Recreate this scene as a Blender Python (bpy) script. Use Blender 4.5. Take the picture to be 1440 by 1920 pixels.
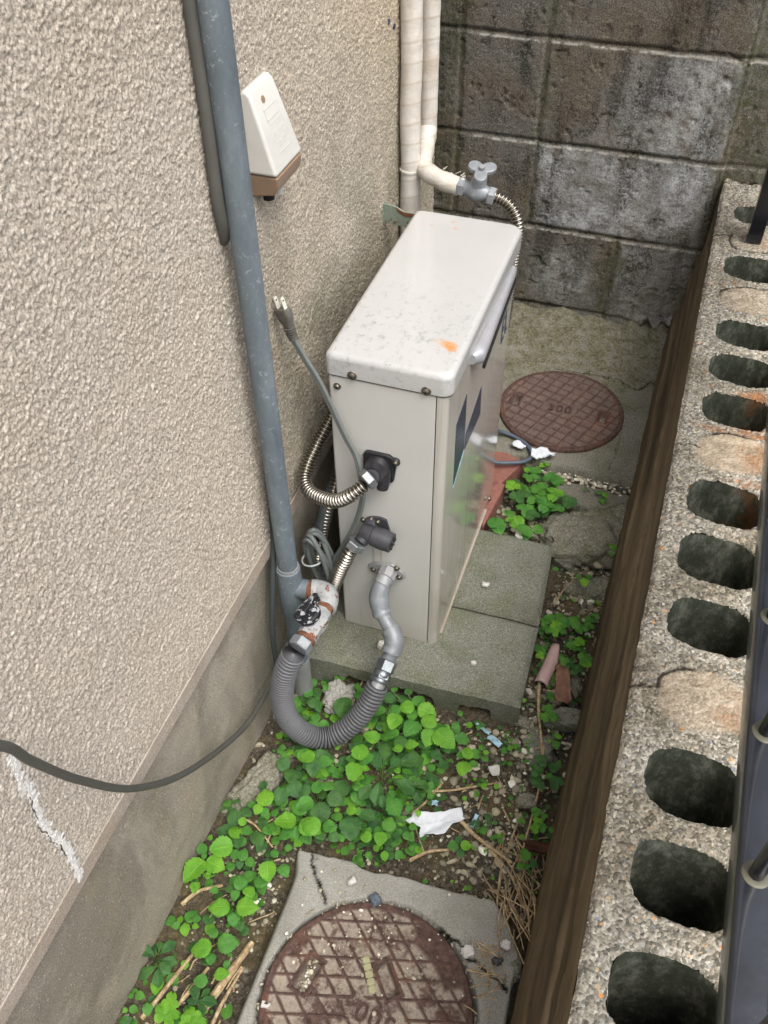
import bpy, math, random
import numpy as np
from mathutils import Vector, Matrix
sc = bpy.context.scene
for o in list(bpy.data.objects): bpy.data.objects.remove(o)
COL = sc.collection
R = math.radians
# ------------------------------------------------------------------ camera, sky, sun, exposure
cd = bpy.data.cameras.new('camera'); cam = bpy.data.objects.new('camera', cd); COL.objects.link(cam)
cr = Vector((0.94596, 0.32397, -0.01572)).normalized()
pitch, yaw, roll = 0.80599168, -0.3412678, -0.01572314
d = Vector((math.sin(yaw)*math.cos(pitch), math.cos(yaw)*math.cos(pitch), -math.sin(pitch)))
r0 = d.cross(Vector((0, 0, 1))).normalized(); u0 = r0.cross(d)
rr = math.cos(roll)*r0 + math.sin(roll)*u0; uu = -math.sin(roll)*r0 + math.cos(roll)*u0
m = Matrix((rr, uu, -d)).transposed().to_4x4(); m.translation = Vector((0, 0, 1.466))
cam.matrix_world = m
cd.sensor_fit = 'VERTICAL'; cd.sensor_height = 36; cd.sensor_width = 27; cd.lens = 36*1724.25/1920
cd.clip_start = 0.02; cd.clip_end = 500
sc.camera = cam
w = bpy.data.worlds.new('World'); sc.world = w; w.use_nodes = True
SUN_EL, SUN_AZ = R(62), R(128)          # azimuth clockwise from +Y
sky = w.node_tree.nodes.new('ShaderNodeTexSky'); sky.sky_type = 'NISHITA'; sky.sun_disc = False
sky.sun_elevation = SUN_EL; sky.sun_rotation = SUN_AZ; sky.air_density = 1.0; sky.dust_density = 4.0; sky.ozone_density = 0.6
bg = w.node_tree.nodes['Background']; bg.inputs[1].default_value = 0.15
bw = w.node_tree.nodes.new('ShaderNodeRGBToBW'); gm = w.node_tree.nodes.new('ShaderNodeMix'); gm.data_type = 'RGBA'; gm.inputs[0].default_value = .68     # overcast: the cloud deck greys the blue
w.node_tree.links.new(sky.outputs[0], bw.inputs[0]); w.node_tree.links.new(sky.outputs[0], gm.inputs[6]); w.node_tree.links.new(bw.outputs[0], gm.inputs[7]); w.node_tree.links.new(gm.outputs[2], bg.inputs[0])
sl = bpy.data.lights.new('sun', 'SUN'); sl.energy = 0.8; sl.angle = R(28); sl.color = (1, .96, .9)
so = bpy.data.objects.new('sun', sl); COL.objects.link(so)
sd = Vector((math.sin(SUN_AZ)*math.cos(SUN_EL), math.cos(SUN_AZ)*math.cos(SUN_EL), math.sin(SUN_EL)))
so.rotation_euler = sd.to_track_quat('Z', 'Y').to_euler()
sc.view_settings.view_transform = 'Standard'; sc.view_settings.look = 'None'
sc.view_settings.exposure = 1.27; sc.view_settings.gamma = 1
# ------------------------------------------------------------------ noise
def _lat(seed): return np.random.RandomState(seed).rand(256, 256)
_L = {}
def vn(x, y, seed=0):
    if seed not in _L: _L[seed] = _lat(seed)
    L = _L[seed]; xi = np.floor(x).astype(int); yi = np.floor(y).astype(int); fx = x-xi; fy = y-yi
    fx = fx*fx*(3-2*fx); fy = fy*fy*(3-2*fy); a = xi & 255; b = yi & 255; a1 = (xi+1) & 255; b1 = (yi+1) & 255
    return (L[a, b]*(1-fx)+L[a1, b]*fx)*(1-fy)+(L[a, b1]*(1-fx)+L[a1, b1]*fx)*fy
def fbm(x, y, oct=4, seed=0, gain=.5):
    s = 0; a = 1; t = 0
    for i in range(oct):
        s = s+a*vn(x*2**i+17.3*i, y*2**i+9.1*i, seed+i); t += a; a *= gain
    return s/t
def sst(a, b, x):
    t = np.clip((x-a)/(b-a), 0, 1); return t*t*(3-2*t)
# ------------------------------------------------------------------ materials
def lin(c):
    if isinstance(c, str):
        c = tuple(int(c[i:i+2], 16)/255 for i in (0, 2, 4))
        c = tuple(v/12.92 if v <= .04045 else ((v+.055)/1.055)**2.4 for v in c)
    return (c[0], c[1], c[2], 1.0)
class Mt:
    def __init__(s, name):
        s.m = bpy.data.materials.new(name); s.m.use_nodes = True; s.t = s.m.node_tree; s.b = s.t.nodes['Principled BSDF']
        s.tc = s.t.nodes.new('ShaderNodeTexCoord'); s.P = s.tc.outputs['Object']; s.nrm = None
    def n(s, k): return s.t.nodes.new(k)
    def l(s, a, b):
        if hasattr(a, 'default_value') or hasattr(a, 'links'): s.t.links.new(a, b)
        else: b.default_value = a
    def vec(s, scale=(1, 1, 1), rot=(0, 0, 0), src=None):
        q = s.n('ShaderNodeMapping'); s.l(src or s.P, q.inputs[0]); q.inputs[2].default_value = rot; q.inputs[3].default_value = scale; return q.outputs[0]
    def noise(s, scale, det=4, rough=.55, dist=0, v=None):
        q = s.n('ShaderNodeTexNoise'); s.l(v or s.P, q.inputs['Vector']); q.inputs['Scale'].default_value = scale
        q.inputs['Detail'].default_value = det; q.inputs['Roughness'].default_value = rough; q.inputs['Distortion'].default_value = dist; return q.outputs[0]
    def vor(s, scale, feat='F1', out='Distance', v=None, rnd=1):
        q = s.n('ShaderNodeTexVoronoi'); q.feature = feat; s.l(v or s.P, q.inputs['Vector']); q.inputs['Scale'].default_value = scale; q.inputs['Randomness'].default_value = rnd; return q.outputs[out]
    def ramp(s, f, stops, interp='LINEAR'):
        q = s.n('ShaderNodeValToRGB'); s.l(f, q.inputs[0]); e = q.color_ramp.elements; q.color_ramp.interpolation = interp
        while len(e) < len(stops): e.new(.5)
        for i, (p, c) in enumerate(stops):
            e[i].position = p; e[i].color = lin(c) if not isinstance(c, (int, float)) else (c, c, c, 1)
        return q.outputs[0]
    def mix(s, f, a, b, mode='MIX'):
        q = s.n('ShaderNodeMix'); q.data_type = 'RGBA'; q.blend_type = mode; s.l(f, q.inputs[0])
        for v, k in ((a, 6), (b, 7)):
            if isinstance(v, (str, tuple)): q.inputs[k].default_value = lin(v)
            else: s.l(v, q.inputs[k])
        return q.outputs[2]
    def mth(s, op, a, b=0, c=0):
        q = s.n('ShaderNodeMath'); q.operation = op
        for v, k in ((a, 0), (b, 1), (c, 2)): s.l(v, q.inputs[k])
        return q.outputs[0]
    def attr(s, name, out='Fac'):
        q = s.n('ShaderNodeAttribute'); q.attribute_name = name; return q.outputs[out]
    def sep(s, i):
        q = s.n('ShaderNodeSeparateXYZ'); s.l(s.P, q.inputs[0]); return q.outputs[i]
    def rng(s, f, a, b, c=0, d_=1):
        q = s.n('ShaderNodeMapRange'); q.interpolation_type = 'SMOOTHSTEP'; s.l(f, q.inputs[0])
        for k, v in zip((1, 2, 3, 4), (a, b, c, d_)): q.inputs[k].default_value = v
        return q.outputs[0]
    def bump(s, h, dist=.001, st=1.0):
        q = s.n('ShaderNodeBump'); q.inputs['Strength'].default_value = st; q.inputs['Distance'].default_value = dist; s.l(h, q.inputs['Height'])
        if s.nrm: s.l(s.nrm, q.inputs['Normal'])
        s.nrm = q.outputs[0]
    def out(s, col, rough=.8, metal=0, coat=0, spec=.5):
        for v, k in ((col, 'Base Color'), (rough, 'Roughness'), (metal, 'Metallic')):
            if isinstance(v, (str, tuple)): v = lin(v); s.b.inputs[k].default_value = v
            else: s.l(v, s.b.inputs[k])
        s.b.inputs['Coat Weight'].default_value = coat; s.b.inputs['Coat Roughness'].default_value = .08
        s.b.inputs['Specular IOR Level'].default_value = spec
        if s.nrm: s.l(s.nrm, s.b.inputs['Normal'])
        return s.m
# ------------------------------------------------------------------ object helpers
LOC = {}
def tag(o, label=None, cat=None, group=None, kind=None):
    for k, v in (('label', label), ('category', cat), ('group', group), ('kind', kind)):
        if v: o[k] = v
    return o
def thing(name, loc, label, cat, group=None):
    o = bpy.data.objects.new(name, None); o.empty_display_size = .05; COL.objects.link(o); o.location = loc; LOC[o.name] = Vector(loc)
    return tag(o, label, cat, group)
def link(name, me, mats, parent=None, smooth=True, bevel=0, bseg=2, loc=None):
    for mt in (mats if isinstance(mats, (list, tuple)) else [mats]): me.materials.append(mt)
    o = bpy.data.objects.new(name, me); COL.objects.link(o)
    base = Vector((0, 0, 0))
    if parent is not None:
        base = LOC[parent.name]; o.parent = parent
        if parent.type != 'EMPTY': base = LOC[parent.name]
    elif loc is not None: base = Vector(loc); o.location = base
    if base.length > 0: me.transform(Matrix.Translation(-base))
    LOC[o.name] = base
    if smooth: me.shade_smooth()
    if bevel:
        b = o.modifiers.new('bevel', 'BEVEL'); b.width = bevel; b.segments = bseg; b.limit_method = 'ANGLE'; b.angle_limit = R(35); b.harden_normals = True
    return o
class MB:
    def __init__(s): s.v = []; s.f = []; s.mi = []; s.cur = 0
    def add(s, vs, fs):
        k = len(s.v); s.v += [tuple(v) for v in vs]; s.f += [tuple(i+k for i in f) for f in fs]; s.mi += [s.cur]*len(fs); return s
    def box(s, lo, hi):
        x0, y0, z0 = lo; x1, y1, z1 = hi
        return s.add([(x0, y0, z0), (x1, y0, z0), (x1, y1, z0), (x0, y1, z0), (x0, y0, z1), (x1, y0, z1), (x1, y1, z1), (x0, y1, z1)],
                     [(0, 3, 2, 1), (4, 5, 6, 7), (0, 1, 5, 4), (1, 2, 6, 5), (2, 3, 7, 6), (3, 0, 4, 7)])
    def prism(s, poly, fn, a, b):      # fn(u, v, h) -> point
        n = len(poly); vs = [fn(u, v, a) for u, v in poly]+[fn(u, v, b) for u, v in poly]
        fs = [tuple(range(n))[::-1], tuple(range(n, 2*n))]+[(i, (i+1) % n, n+(i+1) % n, n+i) for i in range(n)]
        return s.add(vs, fs)
    def tube(s, pts, r, seg=14, cap=True):
        pts = [Vector(p) for p in pts]; n = len(pts); rs = r if isinstance(r, (list, np.ndarray)) else [r]*n
        t = [(pts[min(i+1, n-1)]-pts[max(i-1, 0)]).normalized() for i in range(n)]
        up = Vector((0, 0, 1)) if abs(t[0].z) < .9 else Vector((1, 0, 0)); a = t[0].cross(up).normalized()
        vs = []; fs = []
        for i in range(n):
            a = (a-t[i]*a.dot(t[i])).normalized(); b = t[i].cross(a)
            for j in range(seg):
                q = 2*math.pi*j/seg; vs.append(pts[i]+(a*math.cos(q)+b*math.sin(q))*float(rs[i]))
        for i in range(n-1):
            for j in range(seg):
                k = (j+1) % seg; fs.append((i*seg+j, i*seg+k, (i+1)*seg+k, (i+1)*seg+j))
        if cap: fs += [tuple(range(seg))[::-1], tuple((n-1)*seg+j for j in range(seg))]
        return s.add(vs, fs)
    def lathe(s, o, ax, prof, seg=24): # prof [(h, r)]
        o = Vector(o); ax = Vector(ax).normalized(); up = Vector((0, 0, 1)) if abs(ax.z) < .9 else Vector((1, 0, 0)); a = ax.cross(up).normalized(); b = ax.cross(a)
        vs = []; fs = []; n = len(prof)
        for h, r in prof:
            for j in range(seg):
                q = 2*math.pi*(j+.5)/seg; vs.append(o+ax*h+(a*math.cos(q)+b*math.sin(q))*r)
        for i in range(n-1):
            for j in range(seg):
                k = (j+1) % seg; fs.append((i*seg+j, (i+1)*seg+j, (i+1)*seg+k, i*seg+k))
        fs += [tuple(range(seg)), tuple((n-1)*seg+j for j in range(seg))[::-1]]
        return s.add(vs, fs)
    def build(s, name, mats, parent=None, smooth=True, bevel=0, bseg=2, loc=None, auto=None):
        me = bpy.data.meshes.new(name); me.from_pydata(s.v, [], s.f)
        import bmesh
        bm = bmesh.new(); bm.from_mesh(me); bmesh.ops.recalc_face_normals(bm, faces=bm.faces); bm.to_mesh(me); bm.free()
        if any(s.mi): me.polygons.foreach_set('material_index', s.mi)
        o = link(name, me, mats, parent, smooth, bevel, bseg, loc)
        if smooth and not bevel: me.set_sharp_from_angle(angle=R(auto or 40))
        return o
def spline(pts, step=.004):
    P = [np.array(p, float) for p in pts]; P = [2*P[0]-P[1]]+P+[2*P[-1]-P[-2]]; out = []
    for i in range(1, len(P)-2):
        n = max(2, int(np.linalg.norm(P[i+1]-P[i])/step*2))
        for k in range(n):
            t = k/n; out.append(.5*((2*P[i])+(-P[i-1]+P[i+1])*t+(2*P[i-1]-5*P[i]+4*P[i+1]-P[i+2])*t*t+(-P[i-1]+3*P[i]-3*P[i+1]+P[i+2])*t**3))
    out.append(P[-2]); out = np.array(out); sg = np.r_[0, np.cumsum(np.linalg.norm(np.diff(out, axis=0), axis=1))]
    n = max(3, int(sg[-1]/step)+1); s = np.linspace(0, sg[-1], n)
    return np.stack([np.interp(s, sg, out[:, k]) for k in range(3)], 1), s
def gridmesh(name, P, mats, parent=None, attrs=None, mask=None, smooth=True, loc=None, mi=None):
    nu, nv = P.shape[:2]; me = bpy.data.meshes.new(name)
    idx = np.arange(nu*nv).reshape(nu, nv); q = np.stack([idx[:-1, :-1], idx[1:, :-1], idx[1:, 1:], idx[:-1, 1:]], -1).reshape(-1, 4)
    if mask is not None: q = q[mask.reshape(-1)]
    me.vertices.add(nu*nv); me.vertices.foreach_set('co', P.astype(np.float32).ravel())
    me.loops.add(len(q)*4); me.loops.foreach_set('vertex_index', q.ravel().astype(np.int32))
    me.polygons.add(len(q)); me.polygons.foreach_set('loop_start', (np.arange(len(q))*4).astype(np.int32)); me.polygons.foreach_set('loop_total', np.full(len(q), 4, np.int32))
    me.update(calc_edges=True)
    for k, a in (attrs or {}).items():
        at = me.attributes.new(k, 'FLOAT', 'POINT'); at.data.foreach_set('value', a.astype(np.float32).ravel())
    return link(name, me, mats, parent, smooth, loc=loc)
def axis(lo, a, b, hi, h, coarse=12):
    L = [] if lo >= a else list(a-(a-lo)*np.linspace(1, 0, coarse, endpoint=False)**2)
    M = list(np.arange(a, b, h))+[b]; H = [] if hi <= b else list(b+(hi-b)*np.linspace(0, 1, coarse+1)[1:]**2)
    return np.array(L+M+H)
# ------------------------------------------------------------------ surface materials
def m_stucco():
    q = Mt('stucco'); g = q.noise(360, 3, .75); c = q.ramp(g, [(.33, '867d73'), (.5, 'c3b8a9'), (.67, 'e8e0d4')])
    sp = q.noise(120, 2, .6, 0, q.vec((1, 1.3, .8))); c = q.mix(q.rng(sp, .62, .75, 0, .6), c, 'efe8dd')
    big = q.noise(2.2, 4, .6); c = q.mix(q.rng(big, .42, .68, 0, .45), c, q.mix(1.0, c, (1.0, .94, .84), 'MULTIPLY'))
    # grey weathering low down and behind the heater, warm tone high up
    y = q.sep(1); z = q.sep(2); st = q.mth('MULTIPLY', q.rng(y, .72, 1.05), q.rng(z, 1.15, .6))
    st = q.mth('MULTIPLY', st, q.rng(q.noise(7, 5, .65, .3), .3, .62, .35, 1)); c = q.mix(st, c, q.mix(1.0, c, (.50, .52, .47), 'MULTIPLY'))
    c = q.mix(q.mth('MULTIPLY', q.rng(y, .9, 1.5), q.rng(z, .75, 1.1)), c, q.mix(1.0, c, (1.0, .93, .80), 'MULTIPLY'))
    dk = q.vor(75); c = q.mix(q.mth('MULTIPLY', q.rng(dk, .10, .05), q.rng(q.noise(26, 2), .56, .66)), c, '3b3026')
    rb = q.mth('MULTIPLY', q.rng(q.mth('ABSOLUTE', q.mth('SUBTRACT', y, .915)), .035, .01), q.mth('MULTIPLY', q.rng(z, .86, .7), q.rng(q.noise(22, 3), .45, .65)))
    c = q.mix(q.mth('MULTIPLY', rb, .5), c, '9a6f4e')
    c = q.mix(q.rng(q.vor(130), .09, .05, 0, .75), c, '5a4a38'); q.bump(q.noise(520, 4, .8), .0019, 1); return q.out(c, .92, spec=.25)
def m_render(name, a, b, c3, stain, sc_=1.0, fine=500):
    q = Mt(name); c = q.ramp(q.noise(fine, 3, .7), [(.3, a), (.5, b), (.72, c3)])
    s1 = q.noise(5*sc_, 5, .62, .8, q.vec((1, 1, .5))); c = q.mix(q.rng(s1, .42, .60, 0, .85), c, q.mix(1.0, c, stain, 'MULTIPLY'))
    s2 = q.noise(13*sc_, 4, .6); c = q.mix(q.rng(s2, .5, .72, 0, .4), c, q.mix(1.0, c, (1.12, 1.02, .86), 'MULTIPLY'))
    c = q.mix(q.rng(q.noise(fine*.8, 1), .70, .76), c, 'd9d4c8')
    q.bump(q.noise(fine*.8, 4, .75), .0009, .9); return q.out(c, .9, spec=.3)
def m_block():
    q = Mt('old_block_concrete'); g = q.noise(330, 4, .8)
    c = q.ramp(g, [(.3, '33302b'), (.5, '68645c'), (.72, 'a19d95')])
    warm = q.rng(q.noise(6, 4, .6), .4, .62); c = q.mix(warm, c, q.mix(1.0, c, (.93, .83, .72), 'MULTIPLY'))
    lime = q.attr('lime'); ln = q.mth('MULTIPLY', q.rng(q.noise(22, 6, .75), .30, .62), q.rng(q.noise(210, 4, .8), .36, .50, .25, 1)); ln = q.mth('MULTIPLY', ln, lime)
    c = q.mix(q.mth('MULTIPLY', ln, .85), c, q.ramp(g, [(.3, '9b9c9b'), (.6, 'dcdfe0')]))
    blk = q.rng(q.noise(11, 7, .75, .8, q.vec((1, 1, .6))), .47, .62); fl = q.rng(q.noise(190, 3, .8), .42, .58, .1, 1)
    c = q.mix(q.mth('MULTIPLY', q.mth('MULTIPLY', blk, fl), .8), c, '1c1c16')
    vs_ = q.mth('MULTIPLY', q.rng(q.noise(9, 6, .7, .3, q.vec((1, 1, .22))), .50, .64), q.rng(q.noise(160, 4, .8), .36, .56, .1, 1)); c = q.mix(q.mth('MULTIPLY', vs_, .7), c, '22211b'); moss = q.mth('MULTIPLY', q.attr('moss'), q.rng(q.noise(60, 5, .75), .4, .6)); c = q.mix(q.mth('MULTIPLY', moss, .75), c, q.ramp(q.noise(240), [(.35, '23261a'), (.7, '686c4a')]))
    c = q.mix(q.mth('MULTIPLY', q.attr('edge'), q.rng(q.noise(38, 4, .7), .42, .55)), c, 'b5b2a8')
    c = q.mix(q.attr('joint'), c, q.mix(1.0, c, (.45, .44, .38), 'MULTIPLY'))
    q.bump(q.noise(330, 5, .8), .0016, 1); return q.out(c, .95, spec=.2)
def m_aggregate():       # exposed gravel in the top of the hollow-block wall
    q = Mt('exposed_aggregate'); v = q.vec((1, 1, 1)); vc = q.vor(300, 'F1', 'Color', v); r_ = q.mth('MULTIPLY', vc, 1.0)
    c = q.ramp(r_, [(.1, '5b5850'), (.35, '7c786d'), (.6, '979184'), (.8, 'ada79a'), (.96, 'c7c2b6')])
    v2 = q.vor(120, 'F1', 'Color'); pk = q.rng(q.vor(120), .34, .26); col = q.ramp(v2, [(.2, '9c9c98'), (.45, 'b9a58a'), (.6, '7c8088'), (.78, 'c98f58'), (.9, 'e4dfd0')], 'CONSTANT')
    c = q.mix(q.mth('MULTIPLY', pk, q.rng(q.noise(60, 2), .5, .56)), c, col)
    c = q.mix(q.rng(q.noise(9, 6, .7), .42, .66, 0, .75), c, q.mix(1.0, c, (.52, .48, .40), 'MULTIPLY')); c = q.mix(q.rng(q.noise(420, 3, .7), .52, .62, 0, .6), c, q.mix(1.0, c, (.5, .5, .47), 'MULTIPLY'))
    pl = q.attr('plug'); pc = q.ramp(q.noise(45, 6, .7), [(.3, '77695a'), (.5, 'a8977f'), (.75, 'd0c2ad')]); c = q.mix(q.mth('MULTIPLY', pl, .85), c, pc)
    ru = q.mth('MULTIPLY', q.attr('rust'), q.rng(q.noise(40, 5, .7, .5), .36, .58)); c = q.mix(ru, c, q.ramp(q.noise(150), [(.3, '6a4226'), (.7, 'a5713f')]))
    c = q.mix(q.attr('crack'), c, '2a251d')
    q.bump(q.mth('SUBTRACT', 1, q.vor(300)), .0016, .9); q.bump(q.noise(700, 3, .7), .0006, .8); return q.out(c, .9, spec=.3)
def m_moss_hole():
    q = Mt('mossy_core_wall'); c = q.ramp(q.noise(38, 8, .8, 0, q.vec((1, 1, .5))), [(.28, '1c211a'), (.5, '44483d'), (.75, '86867a')])
    ru = q.mth('MULTIPLY', q.attr('rust'), q.rng(q.noise(35, 5, .7), .4, .6)); c = q.mix(q.mth('MULTIPLY', ru, .7), c, '7a5230')
    q.bump(q.noise(420, 5, .75), .0014, 1); return q.out(c, .95, spec=.15)
def m_face():            # mud-stained inner face
    q = Mt('mud_stained_cement'); st = q.noise(15, 5, .55, .5, q.vec((1, .09, 1)))
    c = q.ramp(st, [(.28, '4a4033'), (.5, '6f614d'), (.72, '8f8069')])
    c = q.mix(q.rng(q.noise(85, 5, .7, 0, q.vec((1, .06, 1.2))), .62, .72, 0, .35), c, '3a3024')
    c = q.mix(q.rng(q.noise(26, 5, .7, .8, q.vec((1, .12, 1))), .68, .74, 0, .7), c, '1d1812')
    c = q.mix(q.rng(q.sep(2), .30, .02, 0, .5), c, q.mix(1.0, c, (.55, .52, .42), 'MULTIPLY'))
    c = q.mix(q.rng(q.noise(24, 6, .7), .48, .68, 0, .55), c, q.mix(1.0, c, (.62, .60, .52), 'MULTIPLY')); q.bump(q.noise(210, 5, .75), .0014, 1); return q.out(c, .85, spec=.25)
def m_soil():
    q = Mt('damp_soil'); c = q.ramp(q.noise(150, 5, .8), [(.3, '26211a'), (.5, '4d463b'), (.74, '8b8272')])
    c = q.mix(q.rng(q.noise(18, 4, .6), .45, .65, 0, .6), c, q.ramp(q.noise(90, 4, .8), [(.3, '39301f'), (.7, '80714f')]))
    c = q.mix(q.rng(q.noise(420, 2), .66, .72, 0, .8), c, 'a89f88')
    q.bump(q.noise(260, 6, .8), .003, 1); return q.out(c, .95, spec=.2)
def m_conc(name, a, b, c3, moss=.5, fine=420):
    q = Mt(name); c = q.ramp(q.noise(fine, 4, .75), [(.3, a), (.5, b), (.72, c3)])
    ms = q.rng(q.noise(14, 6, .65, .3), .40, .62, 0, moss); c = q.mix(ms, c, q.mix(1.0, c, (.62, .68, .46), 'MULTIPLY'))
    dk = q.rng(q.noise(5, 4, .6), .5, .7, 0, .5); c = q.mix(dk, c, q.mix(1.0, c, (.55, .55, .52), 'MULTIPLY'))
    c = q.mix(q.rng(q.noise(fine*.9, 1, .5), .72, .76, 0, .7), c, 'c4bfae')
    c = q.mix(q.attr('crack'), c, '1c1a14')
    q.bump(q.noise(fine*.7, 5, .8), .0014, 1); return q.out(c, .92, spec=.25)
def m_far():
    q = Mt('mossy_paving'); c = q.ramp(q.noise(330, 4, .8), [(.3, '55534b'), (.5, '827f74'), (.74, 'aba89d')])
    yl = q.mth('MULTIPLY', q.attr('moss'), q.rng(q.noise(42, 6, .8), .38, .58)); c = q.mix(q.mth('MULTIPLY', yl, .85), c, q.ramp(q.noise(190, 4, .8), [(.3, '232117'), (.5, '635f46'), (.75, 'aba588')]))
    c = q.mix(q.rng(q.noise(11, 5, .6), .45, .68, 0, .55), c, q.mix(1.0, c, (.58, .62, .45), 'MULTIPLY')); c = q.mix(q.attr('crack'), c, '15130e')
    q.bump(q.noise(240, 6, .8), .0022, 1); return q.out(c, .93, spec=.2)
def m_iron(name, dirt):
    q = Mt(name); c = q.ramp(q.noise(110, 6, .75), [(.3, '34241f'), (.5, '523e37'), (.72, '735c52')])
    c = q.mix(q.rng(q.noise(15, 5, .7), .5, .7, 0, .7), c, q.ramp(q.noise(70, 4), [(.3, '5e3b2b'), (.7, '7b5444')]))
    if dirt:
        dm = q.mth('MULTIPLY', q.attr('low'), q.rng(q.noise(20, 7, .78), .40, .54)); c = q.mix(q.mth('MULTIPLY', dm, .78), c, q.ramp(q.noise(130, 5, .8), [(.3, '8c7f70'), (.7, 'bdb3a4')]))
    else: c = q.mix(q.mth('MULTIPLY', q.attr('low'), q.rng(q.noise(60, 5, .7), .3, .7, .3, .65)), c, '7d6f66')
    q.bump(q.noise(400, 5, .75), .0007, 1); return q.out(c, .72, .15, spec=.4)
def m_galv(name='galvanised_grey', a='505960', b='697379', c3='8a9296', rough=.55, metal=.1, rust=0):
    q = Mt(name); c = q.ramp(q.noise(34, 7, .7, 0, q.vec((1, 1, .35))), [(.15, a), (.5, b), (.9, c3)])
    c = q.mix(q.rng(q.noise(110, 5, .8), .58, .66, 0, .6), c, 'aeb4b6')
    c = q.mix(q.rng(q.noise(60, 5, .7, 0, q.vec((1, 1, .15))), .62, .7, 0, .4), c, '39424a')
    if rust: c = q.mix(q.rng(q.noise(70, 5, .75), .62-rust, .66-rust*.8), c, q.ramp(q.noise(200), [(.3, '4e2a18'), (.7, '8a5233')]))
    q.bump(q.noise(260, 4, .6), .0003, .8); return q.out(c, rough, metal)
def m_plain(name, col, rough=.5, metal=0, var=.15, bump=.0002, sc_=60, coat=0):
    q = Mt(name); base = lin(col)[:3]; n = q.noise(sc_, 5, .65)
    c = q.ramp(n, [(.3, tuple(v*(1-var) for v in base)), (.7, tuple(min(1, v*(1+var)) for v in base))])
    c = q.mix(q.attr('groove_shade'), c, tuple(v*(.5 if metal > .9 else .3) for v in base)); q.bump(q.noise(sc_*4, 3, .6), bump, .8); return q.out(c, rough, metal, coat)  # shade between the ribs of hoses is painted into the base colour
def m_enamel(name, col, kind):
    q = Mt(name); ge = q.n('ShaderNodeNewGeometry'); q.P = ge.outputs['Position']; c = lin(col)[:3]; n = q.noise(9, 4, .6); c = q.ramp(n, [(.3, tuple(v*.95 for v in c)), (.7, c)])
    if kind == 'lid':
        x = q.sep(0); y = q.sep(1)
        pat = q.noise(85, 7, .85, .2, q.vec((1, .75, 1))); reg = q.mth('MULTIPLY', q.rng(y, 1.26, 1.05), q.rng(q.noise(12, 3, .6), .25, .55, .35, 1))
        c = q.mix(q.mth('MULTIPLY', q.mth('MULTIPLY', q.rng(pat, .53, .60), reg), .6), c, '85888a')
        c = q.mix(q.mth('MULTIPLY', q.rng(q.noise(230, 2, .7), .68, .72), q.mth('MULTIPLY', reg, .4)), c, '74787a')
        for (sx, sy, rx, ry, s_) in ((-.268, 1.04, .012, .008, 1), (-.279, 1.044, .014, .007, .3), (-.262, 1.033, .007, .008, .9), (-.357, 1.375, .004, .004, .6), (-.388, 1.352, .0035, .0035, .35), (-.347, 1.355, .0045, .004, .55)):
            dx = q.mth('DIVIDE', q.mth('SUBTRACT', x, sx), rx); dy = q.mth('DIVIDE', q.mth('SUBTRACT', y, sy), ry); r2 = q.mth('ADD', q.mth('MULTIPLY', dx, dx), q.mth('MULTIPLY', dy, dy))
            f = q.mth('MULTIPLY', q.rng(r2, 1.9, .0), s_); f = q.mth('MULTIPLY', f, q.rng(q.noise(160, 4), .3, .6, .5, 1)); c = q.mix(f, c, 'c88948')
        wt = q.rng(q.noise(5, 5, .6, .5), .5, .7, 0, .14); c = q.mix(wt, c, 'a7a89f')
    if kind == 'side':
        z = q.sep(2); x = q.sep(0); st = q.mth('MULTIPLY', q.rng(q.noise(120, 4, .6, 0, q.vec((1, 1, .05))), .55, .7), q.rng(z, .26, .14, .0, .16)); c = q.mix(st, c, '8d8269')
        dx = q.mth('ABSOLUTE', q.mth('SUBTRACT', x, -.352)); rs = q.mth('MULTIPLY', q.rng(dx, .0022, .0005), q.mth('MULTIPLY', q.rng(z, .345, .33), q.rng(z, .25, .28))); c = q.mix(q.mth('MULTIPLY', rs, .55), c, 'a87a3c')
        dx = q.mth('ABSOLUTE', q.mth('SUBTRACT', x, -.366)); rs = q.mth('MULTIPLY', q.rng(dx, .003, .0008), q.mth('MULTIPLY', q.rng(z, .33, .31), q.rng(z, .23, .27))); c = q.mix(q.mth('MULTIPLY', rs, .4), c, '85765a')
        c = q.mix(q.rng(q.vor(55), .035, .02, 0, .7), c, '6a655a'); c = q.mix(q.rng(z, .13, .07, 0, .35), c, '9a927d')
    if kind == 'front':
        z = q.sep(2); st = q.rng(q.noise(70, 5, .6, 0, q.vec((1, 1, .04))), .5, .7, 0, .3); c = q.mix(st, c, '8f8673'); c = q.mix(q.mth('MULTIPLY', q.rng(z, .4, .1), q.rng(q.noise(14, 5), .4, .65, 0, .35)), c, '93897a')
    q.bump(q.noise(700, 2, .5), .00006, .7); return q.out(c, {'lid': .28, 'side': .4, 'front': .13}[kind], 0, .0 if kind == 'side' else .5)
def m_wrap():
    q = Mt('aged_white_tape'); c = q.ramp(q.noise(26, 5, .65, .3, q.vec((1, 1, .5))), [(.3, 'b5ab9e'), (.5, 'c9c3b9'), (.75, 'd8d4cd')])
    sp = q.n('ShaderNodeTexWave'); sp.wave_type = 'BANDS'; sp.bands_direction = 'Z'; sp.inputs['Scale'].default_value = 10; sp.inputs['Distortion'].default_value = 1.1; sp.inputs['Detail'].default_value = 2
    q.l(q.vec((1, 1, 1), (.22, .25, 0)), sp.inputs[0]); ln = q.rng(sp.outputs[1], .93, 1.0); c = q.mix(q.mth('MULTIPLY', ln, .35), c, 'a8977f')
    c = q.mix(q.rng(q.noise(8, 4), .58, .7, 0, .15), c, 'cfae8a')
    q.bump(sp.outputs[1], .0006, .8); q.bump(q.noise(60, 4, .6, 1, q.vec((1, 1, 3))), .0016, .6); return q.out(c, .55)
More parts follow.
